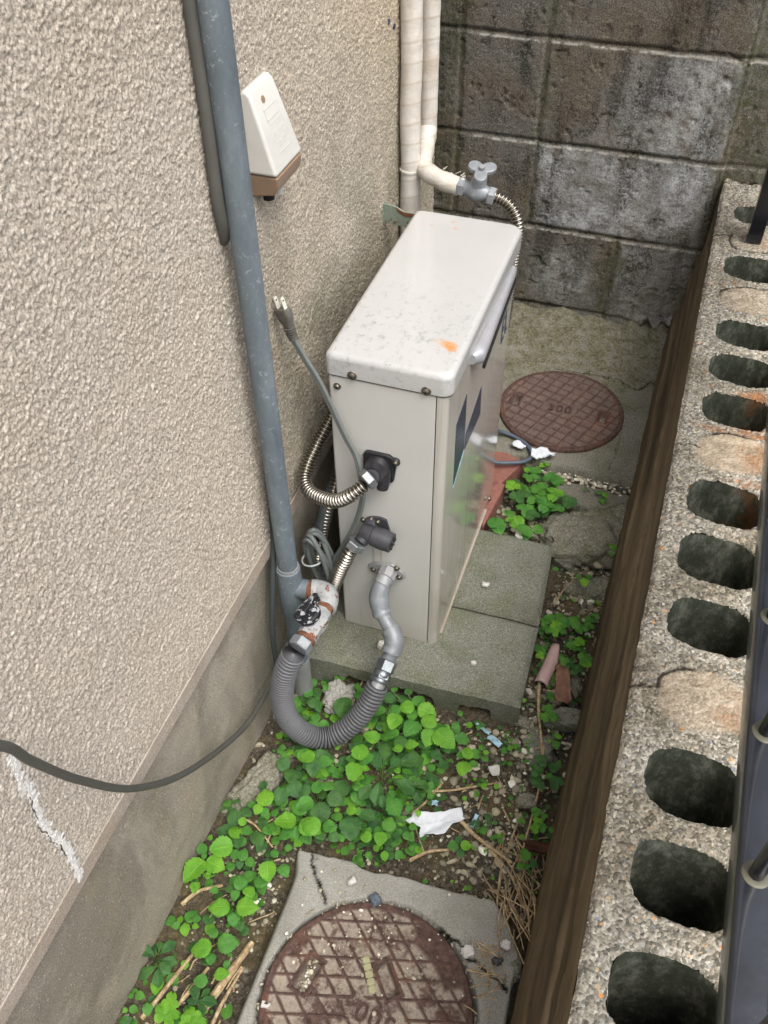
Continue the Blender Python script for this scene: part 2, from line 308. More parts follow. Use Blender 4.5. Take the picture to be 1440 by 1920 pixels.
def m_leaf(name, a, b, rough=.55):
    q = Mt(name); uv = q.tc.outputs['UV']; sx = q.n('ShaderNodeSeparateXYZ'); q.l(uv, sx.inputs[0]); u = sx.outputs[0]; v = sx.outputs[1]
    au = q.mth('ABSOLUTE', u); c = q.ramp(q.noise(45, 4, .6), [(.3, a), (.7, b)])
    rnd = q.attr('tint'); c = q.mix(q.mth('MULTIPLY', rnd, .6), c, q.mix(1.0, c, (1.5, 1.15, .55), 'MULTIPLY'))
    lat = q.mth('FRACT', q.mth('MULTIPLY', q.mth('SUBTRACT', v, q.mth('MULTIPLY', au, .38)), 6)); lv = q.rng(q.mth('ABSOLUTE', q.mth('SUBTRACT', lat, .5)), .09, .02, 0, .5)
    mv = q.rng(au, .07, .02); vein = q.mth('MAXIMUM', mv, lv); c = q.mix(q.mth('MULTIPLY', vein, .55), c, q.mix(1.0, c, (1.7, 1.6, 1.4), 'MULTIPLY'))
    spt = q.rng(q.noise(380, 2), .70, .74, 0, .55); c = q.mix(spt, c, 'b8c79c')
    q.bump(q.mth('SUBTRACT', 1, vein), .0009, .8); q.bump(q.noise(190, 4), .0006, .7)
    q.b.inputs['Subsurface Weight'].default_value = 0
    m_ = q.out(c, rough, spec=.3); tr = q.n('ShaderNodeBsdfTranslucent'); q.l(q.mix(1.0, c, (1.6, 1.8, .6), 'MULTIPLY'), tr.inputs[0])
    mx = q.n('ShaderNodeMixShader'); mx.inputs[0].default_value = .28; o = [x for x in q.t.nodes if x.type == 'OUTPUT_MATERIAL'][0]
    q.t.links.new(q.b.outputs[0], mx.inputs[1]); q.t.links.new(tr.outputs[0], mx.inputs[2]); q.t.links.new(mx.outputs[0], o.inputs[0]); return m_
def m_pebble():
    q = Mt('pebbles'); c = q.ramp(q.attr('tint'), [(.0, '3c3a36'), (.2, '6d6a5e'), (.45, '97907d'), (.7, 'b3ab93'), (.88, 'd8d2c0'), (1, 'f0ede4')])
    c = q.mix(q.rng(q.noise(160, 4), .45, .7, 0, .4), c, q.mix(1.0, c, (.7, .72, .5), 'MULTIPLY')); q.bump(q.noise(500, 3), .0006, .8); return q.out(c, .85)
def m_straw():
    q = Mt('dry_straw'); c = q.ramp(q.noise(120, 4, .7), [(.3, '7b6347'), (.5, 'ab9371'), (.75, 'd6c6a3')]); q.bump(q.noise(300, 3), .0004, .8); return q.out(c, .8)
def m_valve(name, bare, flake, thr):
    q = Mt(name); f = q.rng(q.noise(95, 5, .6, .4), thr, thr+.03); c = q.mix(f, bare, flake); q.bump(f, .0008, .8); return q.out(c, .6)
M = dict(
 stucco=m_stucco(), trim=m_render('smooth_render_edge', '8a8073', 'aca195', 'c6bcb0', (.85, .82, .78)),
 found=m_render('foundation_render', '7f796d', 'a0988a', 'bdb5a7', (.64, .65, .63), 1.1, 460),
 block=m_block(), agg=m_aggregate(), hole=m_moss_hole(), face=m_face(), soil=m_soil(), far=m_far(),
 slab=m_conc('mossy_paver', '4d4f45', '77786c', 'a1a195', .5), collar=m_conc('worn_cement', '77756f', 'a19f98', 'bbb9b1', .18, 520),
 rock=m_conc('rubble_concrete', '55534a', '807d70', 'aba795', .5, 260), iron1=m_iron('rusty_iron', 0), iron2=m_iron('dusty_rusty_iron', 1),
 galv=m_galv(), fit=m_galv('zinc_fitting', '6b7075', '888c90', 'a9acae', .5, .25), worn=m_galv('weathered_zinc', '7b7c7c', '949596', 'b4b3b0', .55, .2, -.1),
 wornr=m_galv('rusted_zinc', '7d7f80', '9d9f9f', 'bdbbb6', .65, .05, .045), rust=m_plain('rust', '6f4630', .85, 0, .5, .0008, 130),
 lid=m_enamel('lid_enamel', 'b9b8b6', 'lid'), side=m_enamel('side_enamel', 'c6c4be', 'side'), front=m_enamel('front_enamel', 'b9b5ac', 'front'),
 steel=m_plain('stainless', 'a9a398', .26, .95, .1), chrome=m_plain('chrome', '8f9599', .38, .85, .12), bar=m_plain('brushed_bar', 'b4b4b8', .3, .35, .08), nickel=m_plain('nickel_nut', '8e9293', .5, .7, .15), screw=m_plain('tarnished_screw', '7e776c', .4, .85, .3, .0003, 300),
 black=m_plain('black_plastic', '28272a', .38, 0, .25, .0003, 90), dgrey=m_plain('dark_grey_rubber', '3e3e42', .5, 0, .2, .0004, 120), dark=m_plain('shadow_gap', '141311', .9),
 hose=m_plain('grey_vinyl_hose', '626366', .48, 0, .08, .0003, 60), cord=m_plain('grey_cord', '6c716e', .5, 0, .08, .0002, 40), cord2=m_plain('dark_grey_cord', '55544f', .55, 0, .1, .0002, 40), dcord=m_plain('charcoal_cord', '3d4343', .55, 0, .1), bcord=m_plain('blue_grey_cord', '56606d', .5, 0, .1),
 plug=m_plain('dusty_plug', '5e5b55', .6, 0, .35, .0004, 90), brass=m_plain('plug_blade', 'dcd8cc', .4, .15, .1), tie=m_plain('white_tie', 'b5bcbc', .4),
 ivory=m_plain('ivory_plastic', 'c4c2bc', .42, 0, .03), brown=m_plain('tan_plastic', '8f7762', .45, 0, .08), wrap=m_wrap(), brk=m_galv('painted_bracket', '5f6a5c', '788375', '909a8c', .6, 0, .04),
 navy=m_plain('black_painted_steel', '14161c', .3, 0, .3, .0003, 30, .3), railp=m_plain('blue_black_paint', '202329', .27, .2, .4, .0005, 22, .5), ring=m_plain('dull_ring', '595749', .5, .2, .2),
 brick=m_plain('red_brick', '8f6055', .88, 0, .22, .0014, 120), caulk=m_plain('white_caulk', 'd4d1cc', .7, 0, .06, .002, 150), film=m_plain('dark_blue_sticker', '2c3a4c', .22, 0, .5, .0003, 120), ink=m_plain('navy_print', '26324a', .3),
 paper=m_plain('wet_paper', 'd8dce2', .8, 0, .06, .0014, 60), pink=m_plain('pink_pipe_shard', 'bfa09c', .5, 0, .1), dleaf=m_plain('dead_leaf', '82604e', .8, 0, .3, .0018, 50), scrap=m_plain('blue_scrap', '94b6c4', .6, 0, .5, .0006, 120), wood=m_plain('rotten_wood', '4a2a1e', .9, 0, .4, .002, 60),
 amber=m_plain('yellowed_plastic', '9d9a76', .35, 0, .2), peb=m_pebble(), straw=m_straw(), valveb=m_valve('flaking_black_paint', '17181c', 'a2a5a8', .55),
 l0=m_leaf('leaf_dark', '355c38', '528048'), l1=m_leaf('leaf_mid', '437c39', '609a47'), l2=m_leaf('leaf_bright', '599534', '79b141'), stem=m_plain('green_stem', '55702f', .6, 0, .2))
# ------------------------------------------------------------------ the ground
XS, XF, YC, YB, ZT = -.493, -.505, 1.73, 2.072, .486
us = axis(-14, -.56, .09, 14, .004); vs = axis(-14, .12, 1.60, 14, .004); U, V = np.meshgrid(us, vs, indexing='ij')
gh = (fbm(U*14, V*14, 4, 3)-.5)*.024+(fbm(U*90, V*90, 3, 9)-.5)*.009-.004+.012*sst(-.40, -.5, U)*sst(.9, .3, V)
gh = gh-.03*sst(-.02, .04, U)*sst(1.2, .9, V)*sst(.3, .6, V)+.02*sst(1.15, 1.4, V)
tag(gridmesh('ground', np.stack([U, V, gh], -1), M['soil']), kind='structure')
def gz(x, y): return float(np.interp(0, [0, 1], [0, 1]))+float((fbm(np.array([x*14.]), np.array([y*14.]), 4, 3)[0]-.5)*.024-.004+.012*sst(-.40, -.5, x)*sst(.9, .3, y)-.03*sst(-.02, .04, x)*sst(1.2, .9, y)*sst(.3, .6, y)+.02*sst(1.15, 1.4, y))
def segd(U, V, pts):
    D = np.full(U.shape, 9.)
    for (x0, y0), (x1, y1) in zip(pts[:-1], pts[1:]):
        dx, dy = x1-x0, y1-y0; t = np.clip(((U-x0)*dx+(V-y0)*dy)/(dx*dx+dy*dy), 0, 1); D = np.minimum(D, np.hypot(U-x0-t*dx, V-y0-t*dy))
    return D
def crackm(U, V, pts, w_=.0012, seed=5):
    uu_ = U+(fbm(U*60, V*60, 3, seed)-.5)*.016; vv_ = V+(fbm(U*60, V*60, 3, seed+4)-.5)*.016
    return sst(w_*1.9, w_*.8, segd(uu_, vv_, pts))
# far paving under the block wall: gentle, cracked, rising to the wall foot
us = np.arange(-.62, .085, .0032); vs = np.arange(1.49, 2.10, .0032); U, V = np.meshgrid(us, vs, indexing='ij')
edge = 1.522+.012*(fbm(U*30, V*0+3, 3, 8)-.5)+.004*U; f = sst(-.002, .006, V-edge)
h = .066-.075*(1-f)+(fbm(U*18, V*18, 4, 13)-.5)*.006; h += .035*sst(1.90, 2.05, V)*(.4+fbm(U*20, V*20, 3, 15)); h += .035*sst(.055, .0, np.hypot(U-.02, (V-2.03)*.8))*(.5+fbm(U*60, V*60, 3, 2))
h -= .03*sst(.141, .139, np.hypot(U+.161, V-1.706)); cr_ = np.maximum(crackm(U, V, [(-.20, 1.865), (-.05, 1.87), (.0, 1.84), (.02, 1.88), (.08, 1.885)]), crackm(U, V, [(-.02, 1.53), (-.015, 1.66), (-.012, 1.75)], .0007, 7)*.5); h += (fbm(U*120, V*120, 3, 19)-.5)*.003*(.4+sst(1.8, 1.95, V)*1.6); h -= .004*cr_
moss = np.clip(sst(1.78, 1.90, V)*1.0+.55*sst(.48, .66, fbm(U*13, V*13, 4, 17)), 0, 1)
tag(gridmesh('paving', np.stack([U, V, h], -1), M['far'], attrs=dict(crack=cr_, moss=moss)), kind='structure')
us = np.arange(-.16, .06, .003); vs = np.arange(1.40, 1.515, .003); U, V = np.meshgrid(us, vs, indexing='ij')
bd = np.minimum(np.minimum(V-1.425-.02*fbm(U*25, V*0, 2, 4)-.5*np.maximum(0, -.02-U)*0, 1.508-V), np.minimum(U+.13, .042-U)); h = -.03+.072*sst(-.001, .006, bd)+(fbm(U*30, V*30, 3, 21)-.5)*.006
tag(gridmesh('paving_strip', np.stack([U, V, h], -1), M['far'], attrs=dict(crack=U*0, moss=U*0+.15)), kind='structure')
# ------------------------------------------------------------------ the house
house = thing('house', (XS, 0, 0), 'house wall of coarse beige stucco above a smooth grey cement base', 'house')
vy = np.r_[axis(-2.2, .10, .95, .95, .00145, 8)[:-1], np.arange(.95, YC, .0019), YC]; vz = axis(.402, .402, 1.275, 3.4, .00145, 10); U, V = np.meshgrid(vy, vz, indexing='ij')
g1 = fbm(U*400+V*60, V*360, 2, 31, .5); g2 = fbm(U*170+V*30, V*150, 2, 41); ht = np.clip(g1-.42, -.15, 1)*.0037+(g2-.5)*.0016+(fbm(U*9, V*9, 3, 44)-.5)*.003
ht = np.where((V > 1.3) | (U < .05), 0, ht); ht *= sst(.402, .409, V)
pr = crackm(U, V, [(1.02, .62), (1.09, .68)], .002, 9)*.0015
rd = sst(.0, .006, YC-U); P = np.stack([XS+(ht+pr)*rd-.004*(1-rd), U, V], -1)
gridmesh('stucco', P, M['stucco'], house)
MB().box((-3.0, -2.2, .402), (XS-.006, YC-.003, 3.4)).build('wall_core', M['trim'], house, smooth=False)
tb = MB(); yy = axis(-2.2, .1, 1.7, YC-.001, .02, 6); vs_ = []; fs_ = []
for i, y in enumerate(yy):
    j = (random.random()-.5)*.0012; vs_ += [(XS-.03, y, .370), (XS+.0005+j, y, .370+j), (XS+.001+j, y, .3995+j), (XS-.004, y, .4035), (XS-.03, y, .4035)]
    if i: fs_ += [((i-1)*5+k, i*5+k, i*5+(k+1) % 5, (i-1)*5+(k+1) % 5) for k in range(5)]
tb.add(vs_, fs_).build('drip_edge', M['trim'], house)
vy = axis(-2.2, .10, YC-.02, YC-.012, .006, 8); vz = np.r_[-.15, -.05, np.arange(-.03, .372, .006), .375]; U, V = np.meshgrid(vy, vz, indexing='ij')
ht = (fbm(U*8, V*8, 4, 51)-.5)*.006+(fbm(U*40, V*40, 2, 55)-.5)*.0015
gridmesh('foundation', np.stack([XF+ht, U, V], -1), M['found'], house)
MB().box((-3.0, -2.2, -.15), (XF-.006, YC-.014, .371)).build('foundation_core', M['found'], house, smooth=False)
# white caulked crack, low on the stucco
ck = MB(); cp = [(.30, .668), (.297, .62), (.299, .59), (.292, .55), (.294, .515), (.300, .47), (.301, .445), (.297, .41), (.296, .388)]
sp_, _ = spline([(XS, a, b) for a, b in cp], .0022); random.seed(3)
for p in sp_:
    for k in range(3):
        c0 = Vector((XS+.0014, p[1]+random.gauss(0, .0028), p[2]+random.gauss(0, .002))); r_ = random.uniform(.0022, .0044); vs_ = []
        for a in range(6): q = a*math.pi/3+random.random()*.5; vs_.append(c0+Vector((0, math.cos(q)*r_*random.uniform(.6, 1.3), math.sin(q)*r_)))
        vs_.append(c0+Vector((random.uniform(.0002, .0015), 0, 0))); ck.add(vs_, [(a, (a+1) % 6, 6) for a in range(6)])
ck.build('caulk', M['caulk'], house, smooth=False)
ck = MB(); ck.tube([(XS+.0018, p[1]-.0050+.0014*math.sin(p[2]*160)+.0008*math.sin(p[2]*410), p[2]) for p in sp_[30:-30]], [.0002+.0004*abs(math.sin(i*.13)) for i in range(len(sp_[30:-30]))], 5).build('crack', M['dark'], house)
hm = MB()
for y, z in ((1.443, .967), (1.469, .952)): hm.lathe((XS-.001, y, z), (1, 0, 0), [(0, .0045), (.0032, .0042), (.0035, .001)], 10)
hm.build('plug_hole', M['ink'], house)
# ------------------------------------------------------------------ the block wall at the back
us = axis(-3.0, -.70, .40, 3.0, .003, 6); vs = axis(-.1, .03, 1.27, 1.75, .003, 4); U, V = np.meshgrid(us, vs, indexing='ij')
zj = [.104, .3215, .530, .753, .970, 1.187, 1.40]; H = np.zeros(U.shape); jm = np.zeros(U.shape); ed = np.zeros(U.shape); lime = np.zeros(U.shape); mo = np.zeros(U.shape)
wob = (fbm(U*25, V*25, 3, 61)-.5)*.008
for z in zj:
    dz = V-z+wob*.7; g = sst(.0075, .002, np.abs(dz)); g = g*(.2+.8*fbm(U*14, V*14, 3, 62)); H -= g*.0058; jm = np.maximum(jm, sst(.0038, .001, np.abs(dz-.001))*sst(.32, .5, fbm(U*11, V*30, 3, 63)))
    ed = np.maximum(ed, sst(.004, .0, np.abs(dz+.0085))*(U > -.50)*(z > .2))
for (x, z0, z1) in ((-.349, .3215, 3), (-.538, .3215, 3), (.062, -.1, 3), (-.13, -.1, .3215), (-.345, -.1, .104), (.47, -.1, 3), (-.95, -.1, 3)):
    dx = U-x+wob; s_ = (V > z0)*(V < z1); g = sst(.0095, .003, np.abs(dx))*s_; H -= g*.0035; jm = np.maximum(jm, sst(.005, .001, np.abs(dx))*s_*.45); mo = np.maximum(mo, sst(.035, .0, np.abs(dx+wob*2.5))*s_*.9*sst(.25, .6, fbm(U*30, V*12, 4, 64)))
H += (fbm(U*30, V*30, 3, 65, .5)-.5)*.0022+(fbm(U*240, V*240, 2, 68)-.5)*.0022-.003*sst(.68, .78, fbm(U*55, V*55, 4, 69))
H -= .012*(U > .066)*(V > -.1)*sst(.066, .072, U)
cell = lambda x0, x1, z0, z1, a: a*sst(x0-.01, x0+.02, U)*sst(x1+.01, x1-.02, U)*sst(z0-.005, z0+.02, V)*sst(z1+.005, z1-.02, V)
lime += cell(-.349, .06, .3215, .53, .95)*(.55+.45*sst(.38, .6, fbm(U*9, V*9, 3, 71)))*(1-.55*sst(.08, .0, np.hypot((U+.24)*.8, V-.45))) + cell(-.349, .06, .53, .753, .75)*sst(-.30, .02, U+.25*(.66-V)) + cell(-.349, -.13, .104, .3215, .75)*sst(.13, .02, np.hypot(U+.25, V-.19)) + cell(-.13, .06, .104, .3215, .5)*sst(.2, .55, fbm(U*7, V*7, 3, 73))
lime += cell(-.7, .4, -.1, .104, .4); mo += sst(.12, -.02, V)*.8+.55*sst(-.50, -.58, U)+.8*(U > .066)+.35*sst(.30, .22, V)
cs_ = crackm(U, V, [(-.02, .762), (.02, .760), (.03, .75), (.062, .742)], .0016, 75); jm = np.maximum(jm, cs_); H -= .004*cs_
# ragged mortar lumps at the foot of the right-hand corner
H += .03*sst(.09, .02, np.hypot((U-.0)*.9, (V-.085)*1.6))*sst(.3, .6, fbm(U*50, V*50, 4, 77))
bw = thing('block_wall', (0, YB, 0), 'dark stained concrete block wall closing the end of the passage', 'wall')
gridmesh('block_face', np.stack([U, YB-H, V], -1), M['block'], bw, attrs=dict(joint=np.clip(jm, 0, 1), edge=ed, lime=np.clip(lime, 0, 1), moss=np.clip(mo, 0, 1)))
MB().box((-3.0, YB+.022, -.1), (3.0, YB+.12, 1.75)).build('block_core', M['far'], bw, smooth=False)
# ------------------------------------------------------------------ the hollow-block wall on the right
hx, hy = .162, .0425; HOLES = [-.02, .105, .225, .345, .470, .588, .826, .946, 1.064, 1.288, 1.402, 1.512, 1.742, 1.962]; PLUGS = [-.14, .705, 1.176, 1.625, 1.852]
kx0, kx1 = .074, .262; st_ = .0026; us = np.arange(kx0, kx1+.001, st_); vs = np.r_[np.linspace(-1.2, .0, 60, endpoint=False), np.arange(0, YB+.01, st_)]
U, V = np.meshgrid(us, vs, indexing='ij'); SD = np.full(U.shape, 9.); CX = hx+U*0; CY = V*0
random.seed(12); hp = {y: (random.uniform(-.003, .003), random.uniform(.94, 1.06)) for y in HOLES}
for y in HOLES:
    ox, s_ = hp[y]; a, b = .0545, hy*s_; p = 3.0; sk = (U-hx)*-.05; rr_ = (np.abs((U-hx-ox)/a)**p+np.abs((V-y-sk)/b)**p)**(1/p); ang = np.arctan2(V-y, U-hx)
    j = 1+(fbm(U*70+y*7, V*70, 3, 81)-.5)*.11; sd_ = (rr_*j-1)*np.hypot(U-hx-ox, V-y)/np.maximum(rr_, 1e-3); k = sd_ < SD; SD = np.where(k, sd_, SD); CY = np.where(k, y, CY)
dxy = np.hypot(U-hx, V-CY)+1e-6; near = np.abs(SD) < st_*.62
U2 = np.where(near, U-(U-hx)/dxy*SD, U); V2 = np.where(near, V-(V-CY)/dxy*SD, V); SD2 = np.where(near, 0, SD)
inn = SD2 < -1e-5; mask = ~(inn[:-1, :-1] | inn[1:, :-1] | inn[1:, 1:] | inn[:-1, 1:])
plug = np.zeros(U.shape); crk = np.zeros(U.shape)
for y in PLUGS:
    rr_ = (np.abs((U-hx)/.056)**2.6+np.abs((V-y-(U-hx)*.1)/.046)**2.6)**(1/2.6)*(1+(fbm(U*40, V*40, 3, 84)-.5)*.2); plug = np.maximum(plug, sst(1.08, .85, rr_)*{1.852: .25, 1.625: .5, 1.176: .85, .705: .6}.get(y, .5)); crk = np.maximum(crk, sst(.07, .02, np.abs(rr_-1))*sst(.45, .6, fbm(U*12+y, V*12, 2, 86)))
    crk = np.maximum(crk, crackm(U, V, [(kx0, y), (.11, y+.003)], .0012, 87))
rust = np.zeros(U.shape)
for (x, y, rx, ry, a) in ((.19, 1.235, .05, .016, 1), (.145, 1.228, .05, .008, .8), (.20, 1.33, .05, .02, .8), (.2, 1.18, .035, .045, .55), (.20, 1.115, .05, .012, .7), (.2, .70, .03, .03, .45), (.19, 1.85, .03, .03, .4)): rust = np.maximum(rust, a*sst(1.3, .4, np.hypot((U-x)/rx, (V-y)/ry)))
hz = ZT+(fbm(U*22, V*22, 4, 91)-.5)*.006+(fbm(U*230, V*230, 2, 95)-.5)*.0042-.002*crk+.002*plug*(fbm(U*30, V*30, 3, 97)-.3); hz -= .006*sst(.006, .0, U-kx0)*(.4+fbm(U*0, V*60, 3, 99))+.004*sst(.004, 0, SD)
hz -= .012*sst(.022, .0, np.hypot(U-kx0-.008, (V-.745)*.8))
hz += .02*sst(YB-.07, YB, V)*fbm(U*40, V*40, 3, 93)
U2 = U2+np.where(U < kx0+.001, (fbm(U*0, V*45, 3, 98)-.5)*.003, 0)
hw = thing('hollow_block_wall', (.16, 0, 0), 'low wall topped with upturned hollow blocks whose oval cores stand open', 'wall')
gridmesh('block_top', np.stack([U2, V2, hz], -1), M['agg'], hw, attrs=dict(plug=plug, rust=rust, crack=crk), mask=mask)
cm = MB(); ra = []
for y in HOLES:            # core walls, rough, going down into the dark
    ox, s_ = hp[y]; n = 72; K = 22; P = np.zeros((n+1, K, 3)); 
    for i in range(n+1):
        q = 2*math.pi*(i % n)/n; c_, s2 = math.cos(q), math.sin(q); r1 = 1/((abs(c_/.0545)**3+abs(s2/(hy*s_))**3)**(1/3))
        for k in range(K):
            z = ZT-.0035-.42*(k/(K-1))**1.4; rr_ = r1*(1.012 if k == 0 else 1-.05*k/K)+(0 if k == 0 else (float(vn(np.array([q*6.]), np.array([z*70.]), int(y*50+7) % 40)[0])-.5)*.0032)
            x_ = c_*rr_; P[i, k] = (hx+ox+x_, y+s2*rr_-.05*x_, z)
    mo_ = rust[0, 0]+np.zeros((n+1, K)); 
    if y in (1.288, 1.064): mo_ = sst(.0, .04, P[:, :, 0]-hx)*1.0
    gridmesh('core', P, M['hole'], hw, attrs=dict(rust=mo_))
MB().box((kx0+.02, -1.2, -.05), (kx1-.02, YB, ZT-.415)).build('core_floor', M['hole'], hw, smooth=False)
vs = np.r_[np.linspace(-1.2, .1, 40, endpoint=False), np.arange(.1, YB+.01, .006)]; prof = [(.030, -.12), (.031, -.02), (.033, .04), (.036, .09), (.041, .135), (.0425, .150), (.0475, .158), (.052, .19), (.0575, .26), (.060, .30), (.0655, .308), (.068, .36), (.072, .43), (.0735, .47), (.0745, .4795)]
pr_ = np.array(prof); tt = np.linspace(0, len(prof)-1, 90); px_ = np.interp(tt, range(len(prof)), pr_[:, 0]); pz_ = np.interp(tt, range(len(prof)), pr_[:, 1])
TT, VV = np.meshgrid(tt, vs, indexing='ij'); X_ = px_[:, None]+0*VV; Z_ = pz_[:, None]+(fbm(TT*.5, VV*5, 3, 101)-.5)*.012*sst(14, 10, TT); X_ = X_+(fbm(Z_*30, VV*12, 5, 103, .6)-.5)*.010*sst(14, 12.5, TT)+(fbm(Z_*160, VV*70, 3, 105)-.5)*.0022
gridmesh('inner_face', np.stack([X_, VV, Z_], -1), M['face'], hw)
ob = MB(); ob.box((kx1-.003, -1.2, -.1), (kx1+.003, YB+.0, ZT-.006)).build('outer_face', M['face'], hw, smooth=False)
# ------------------------------------------------------------------ paving slabs under the heater
def slab(name, poly, ztop, zbot, notches, label):
    vs_ = np.array(poly); me = MB(); n = len(poly); x0, x1 = vs_[:, 0].min(), vs_[:, 0].max(); y0, y1 = vs_[:, 1].min(), vs_[:, 1].max()
    N_ = 110; s = np.linspace(0, 1, N_); t = np.linspace(0, 1, 70); S_, T_ = np.meshgrid(s, t, indexing='ij'); A, B, C_, D_ = vs_
    Pxy = (A*(1-S_[..., None])+B*S_[..., None])*(1-T_[..., None])+(D_*(1-S_[..., None])+C_*S_[..., None])*T_[..., None]
    ex = np.minimum(np.minimum(S_, 1-S_)*np.linalg.norm(B-A), np.minimum(T_, 1-T_)*np.linalg.norm(D_-A)); Z_ = ztop-.007*sst(.009, 0, ex)+(fbm(Pxy[..., 0]*40, Pxy[..., 1]*40, 4, 111)-.5)*.004-.004*sst(.02, 0, ex)*fbm(Pxy[..., 0]*70, Pxy[..., 1]*70, 3, 113)
    root = thing('paving_slab', (float(vs_[:, 0].mean()), float(vs_[:, 1].mean()), zbot), label, 'slab', 'concrete slabs under the heater')
    gridmesh('top', np.concatenate([Pxy, Z_[..., None]], -1), M['slab'], root, attrs=dict(crack=S_*0))
    def side(P0, P1, za, nt):       # a skirt that follows the worn top edge, notched at its foot
        m_ = len(P0); K = 14; G = np.zeros((m_, K, 3)); L = np.linalg.norm(P1-P0[0], axis=0) if False else None
        for k in range(K):
            f = k/(K-1); zb = zbot+nt; G[:, k, :2] = P0; G[:, k, 2] = za*(1-f)+zb*f
        G[:, :, :2] += (fbm(G[:, :, 0]*90+G[:, :, 1]*90, G[:, :, 2]*90, 3, 115)-.5)[..., None]*.003*np.linspace(0, 1, K)[None, :, None]**.3
        return G
    for (idx, nt) in (((slice(None), 0), 1), ((slice(None), -1), 0), ((0, slice(None)), 0), ((-1, slice(None)), 0)):
        P0 = Pxy[idx]; za = Z_[idx]; sx = P0[:, 0]; nn = np.zeros(len(sx))
        if nt:
            for a, b, h in notches: nn = np.maximum(nn, h*sst(a-.006, a+.004, sx)*sst(b+.006, b-.004, sx)*(.85+.3*fbm(sx*60, sx*0, 2, 117)))
        gridmesh('edge', side(P0, P0, za, nn), M['slab'], root, attrs=dict(crack=np.zeros((len(sx), 14))))
    b = MB(); b.box((x0+.03, y0+.06, zbot), (x1-.03, y1-.03, ztop-.012)); b.build('core', M['slab'], root, smooth=False)
slab('paving_slab', [(-.473, .878), (-.070, .897), (-.077, 1.079), (-.470, 1.070)], .066, -.035, [(-.415, -.335, .058), (-.305, -.225, .062), (-.180, -.118, .062)], 'near mossy concrete slab carrying the front of the heater, notched along its foot')
slab('paving_slab', [(-.470, 1.074), (-.077, 1.084), (-.092, 1.292), (-.470, 1.292)], .064, -.035, [], 'mossy concrete slab behind the notched one, bare beside the heater')
# ------------------------------------------------------------------ manholes
def manhole(c, r, z, a1, a2, p1, p2, pockets, mt, label, txt, tang, tpos, ts, seed, rot180, bare=None):
    t = thing('manhole_cover', (c[0], c[1], z-.01), label, 'manhole cover')
    nr, na = 96, 520; rad = np.r_[np.linspace(.0005, 1, nr)]*(r-.001); an = np.linspace(0, 2*np.pi, na+1); RR, AA = np.meshgrid(rad, an, indexing='ij'); X_ = RR*np.cos(AA); Y_ = RR*np.sin(AA)
    def fam(a, p, off): q = (-X_*math.sin(R(a))+Y_*math.cos(R(a))+off)/p; q = np.abs(q-np.round(q))*p; return sst(.0027, .0014, q)
    rib = np.maximum(fam(a1, p1, .004), fam(a2, p2, .009)); rim = sst(r-.013, r-.0115, RR); solid = np.zeros(X_.shape); hole = np.zeros(X_.shape); frm = np.zeros(X_.shape)
    for (px, py, pa, L, W_) in pockets:
        dx, dy = X_-(px-c[0]), Y_-(py-c[1]); u_ = dx*math.cos(R(pa))+dy*math.sin(R(pa)); v_ = -dx*math.sin(R(pa))+dy*math.cos(R(pa)); b = np.maximum(np.abs(u_)-L, np.abs(v_)-W_)
        frm = np.maximum(frm, sst(.0065, .0055, b)); hole = np.maximum(hole, sst(.001, -.001, b))
    tx = sst(.036, .034, np.maximum(np.abs((X_-tpos[0]+c[0])*math.cos(R(tang))+(Y_-tpos[1]+c[1])*math.sin(R(tang)))*.9, np.abs(-(X_-tpos[0]+c[0])*math.sin(R(tang))+(Y_-tpos[1]+c[1])*math.cos(R(tang)))*2.1))
    bb = 0 if bare is None else sst(.004, -.004, np.maximum(RR*0+.113-RR, np.abs((np.degrees(AA)-bare+180) % 360-180)*.0026-.055)); rib = np.maximum(rib*(1-tx), rim); rib = np.maximum(rib, bb); hh = .0030*np.maximum(rib, frm)+(fbm(X_*200, Y_*200, 3, seed)-.5)*.0012-.020*hole+.0006*fbm(X_*30, Y_*30, 3, seed+3)
    Z_ = z+.004+hh-.004*sst(r-.003, r-.001, RR); Z_ = np.vstack([Z_, np.full((1, na+1), z-.016)]); RX = np.vstack([X_, X_[-1:]*1.004]); RY = np.vstack([Y_, Y_[-1:]*1.004]); low = np.vstack([1-np.clip(np.maximum(rib, frm)*(1-hole), 0, 1), np.zeros((1, na+1))])
    gridmesh('lid', np.stack([RX+c[0], RY+c[1], Z_], -1), mt, t, attrs=dict(low=low))
    cu = bpy.data.curves.new('digits', 'FONT'); cu.body = txt; cu.size = ts; cu.extrude = .0016; cu.align_x = 'CENTER'; cu.align_y = 'CENTER'; cu.offset = .0006; cu.space_character = 1.15; cu.resolution_u = 4
    ob = bpy.data.objects.new('digits_src', cu); COL.objects.link(ob); bpy.context.view_layer.update(); me = bpy.data.meshes.new_from_object(ob.evaluated_get(bpy.context.evaluated_depsgraph_get())); bpy.data.objects.remove(ob)
    me.transform(Matrix.Translation((tpos[0], tpos[1], z+.0052)) @ Matrix.Rotation(R(tang+(180 if rot180 else 0)), 4, 'Z')); me.materials.clear()
    at = me.attributes.new('low', 'FLOAT', 'POINT'); link('digits', me, mt, t, smooth=False)
    return t
manhole((-.161, 1.706), .146, .068, -16.7, 68.5, .0235, .0262, [(-.270, 1.706, 84, .019, .0085), (-.064, 1.706, 86, .019, .0085)], M['iron1'], 'rusty round manhole cover behind the heater marked 300', '300', 2, (-.165, 1.706), .034, 121, False)
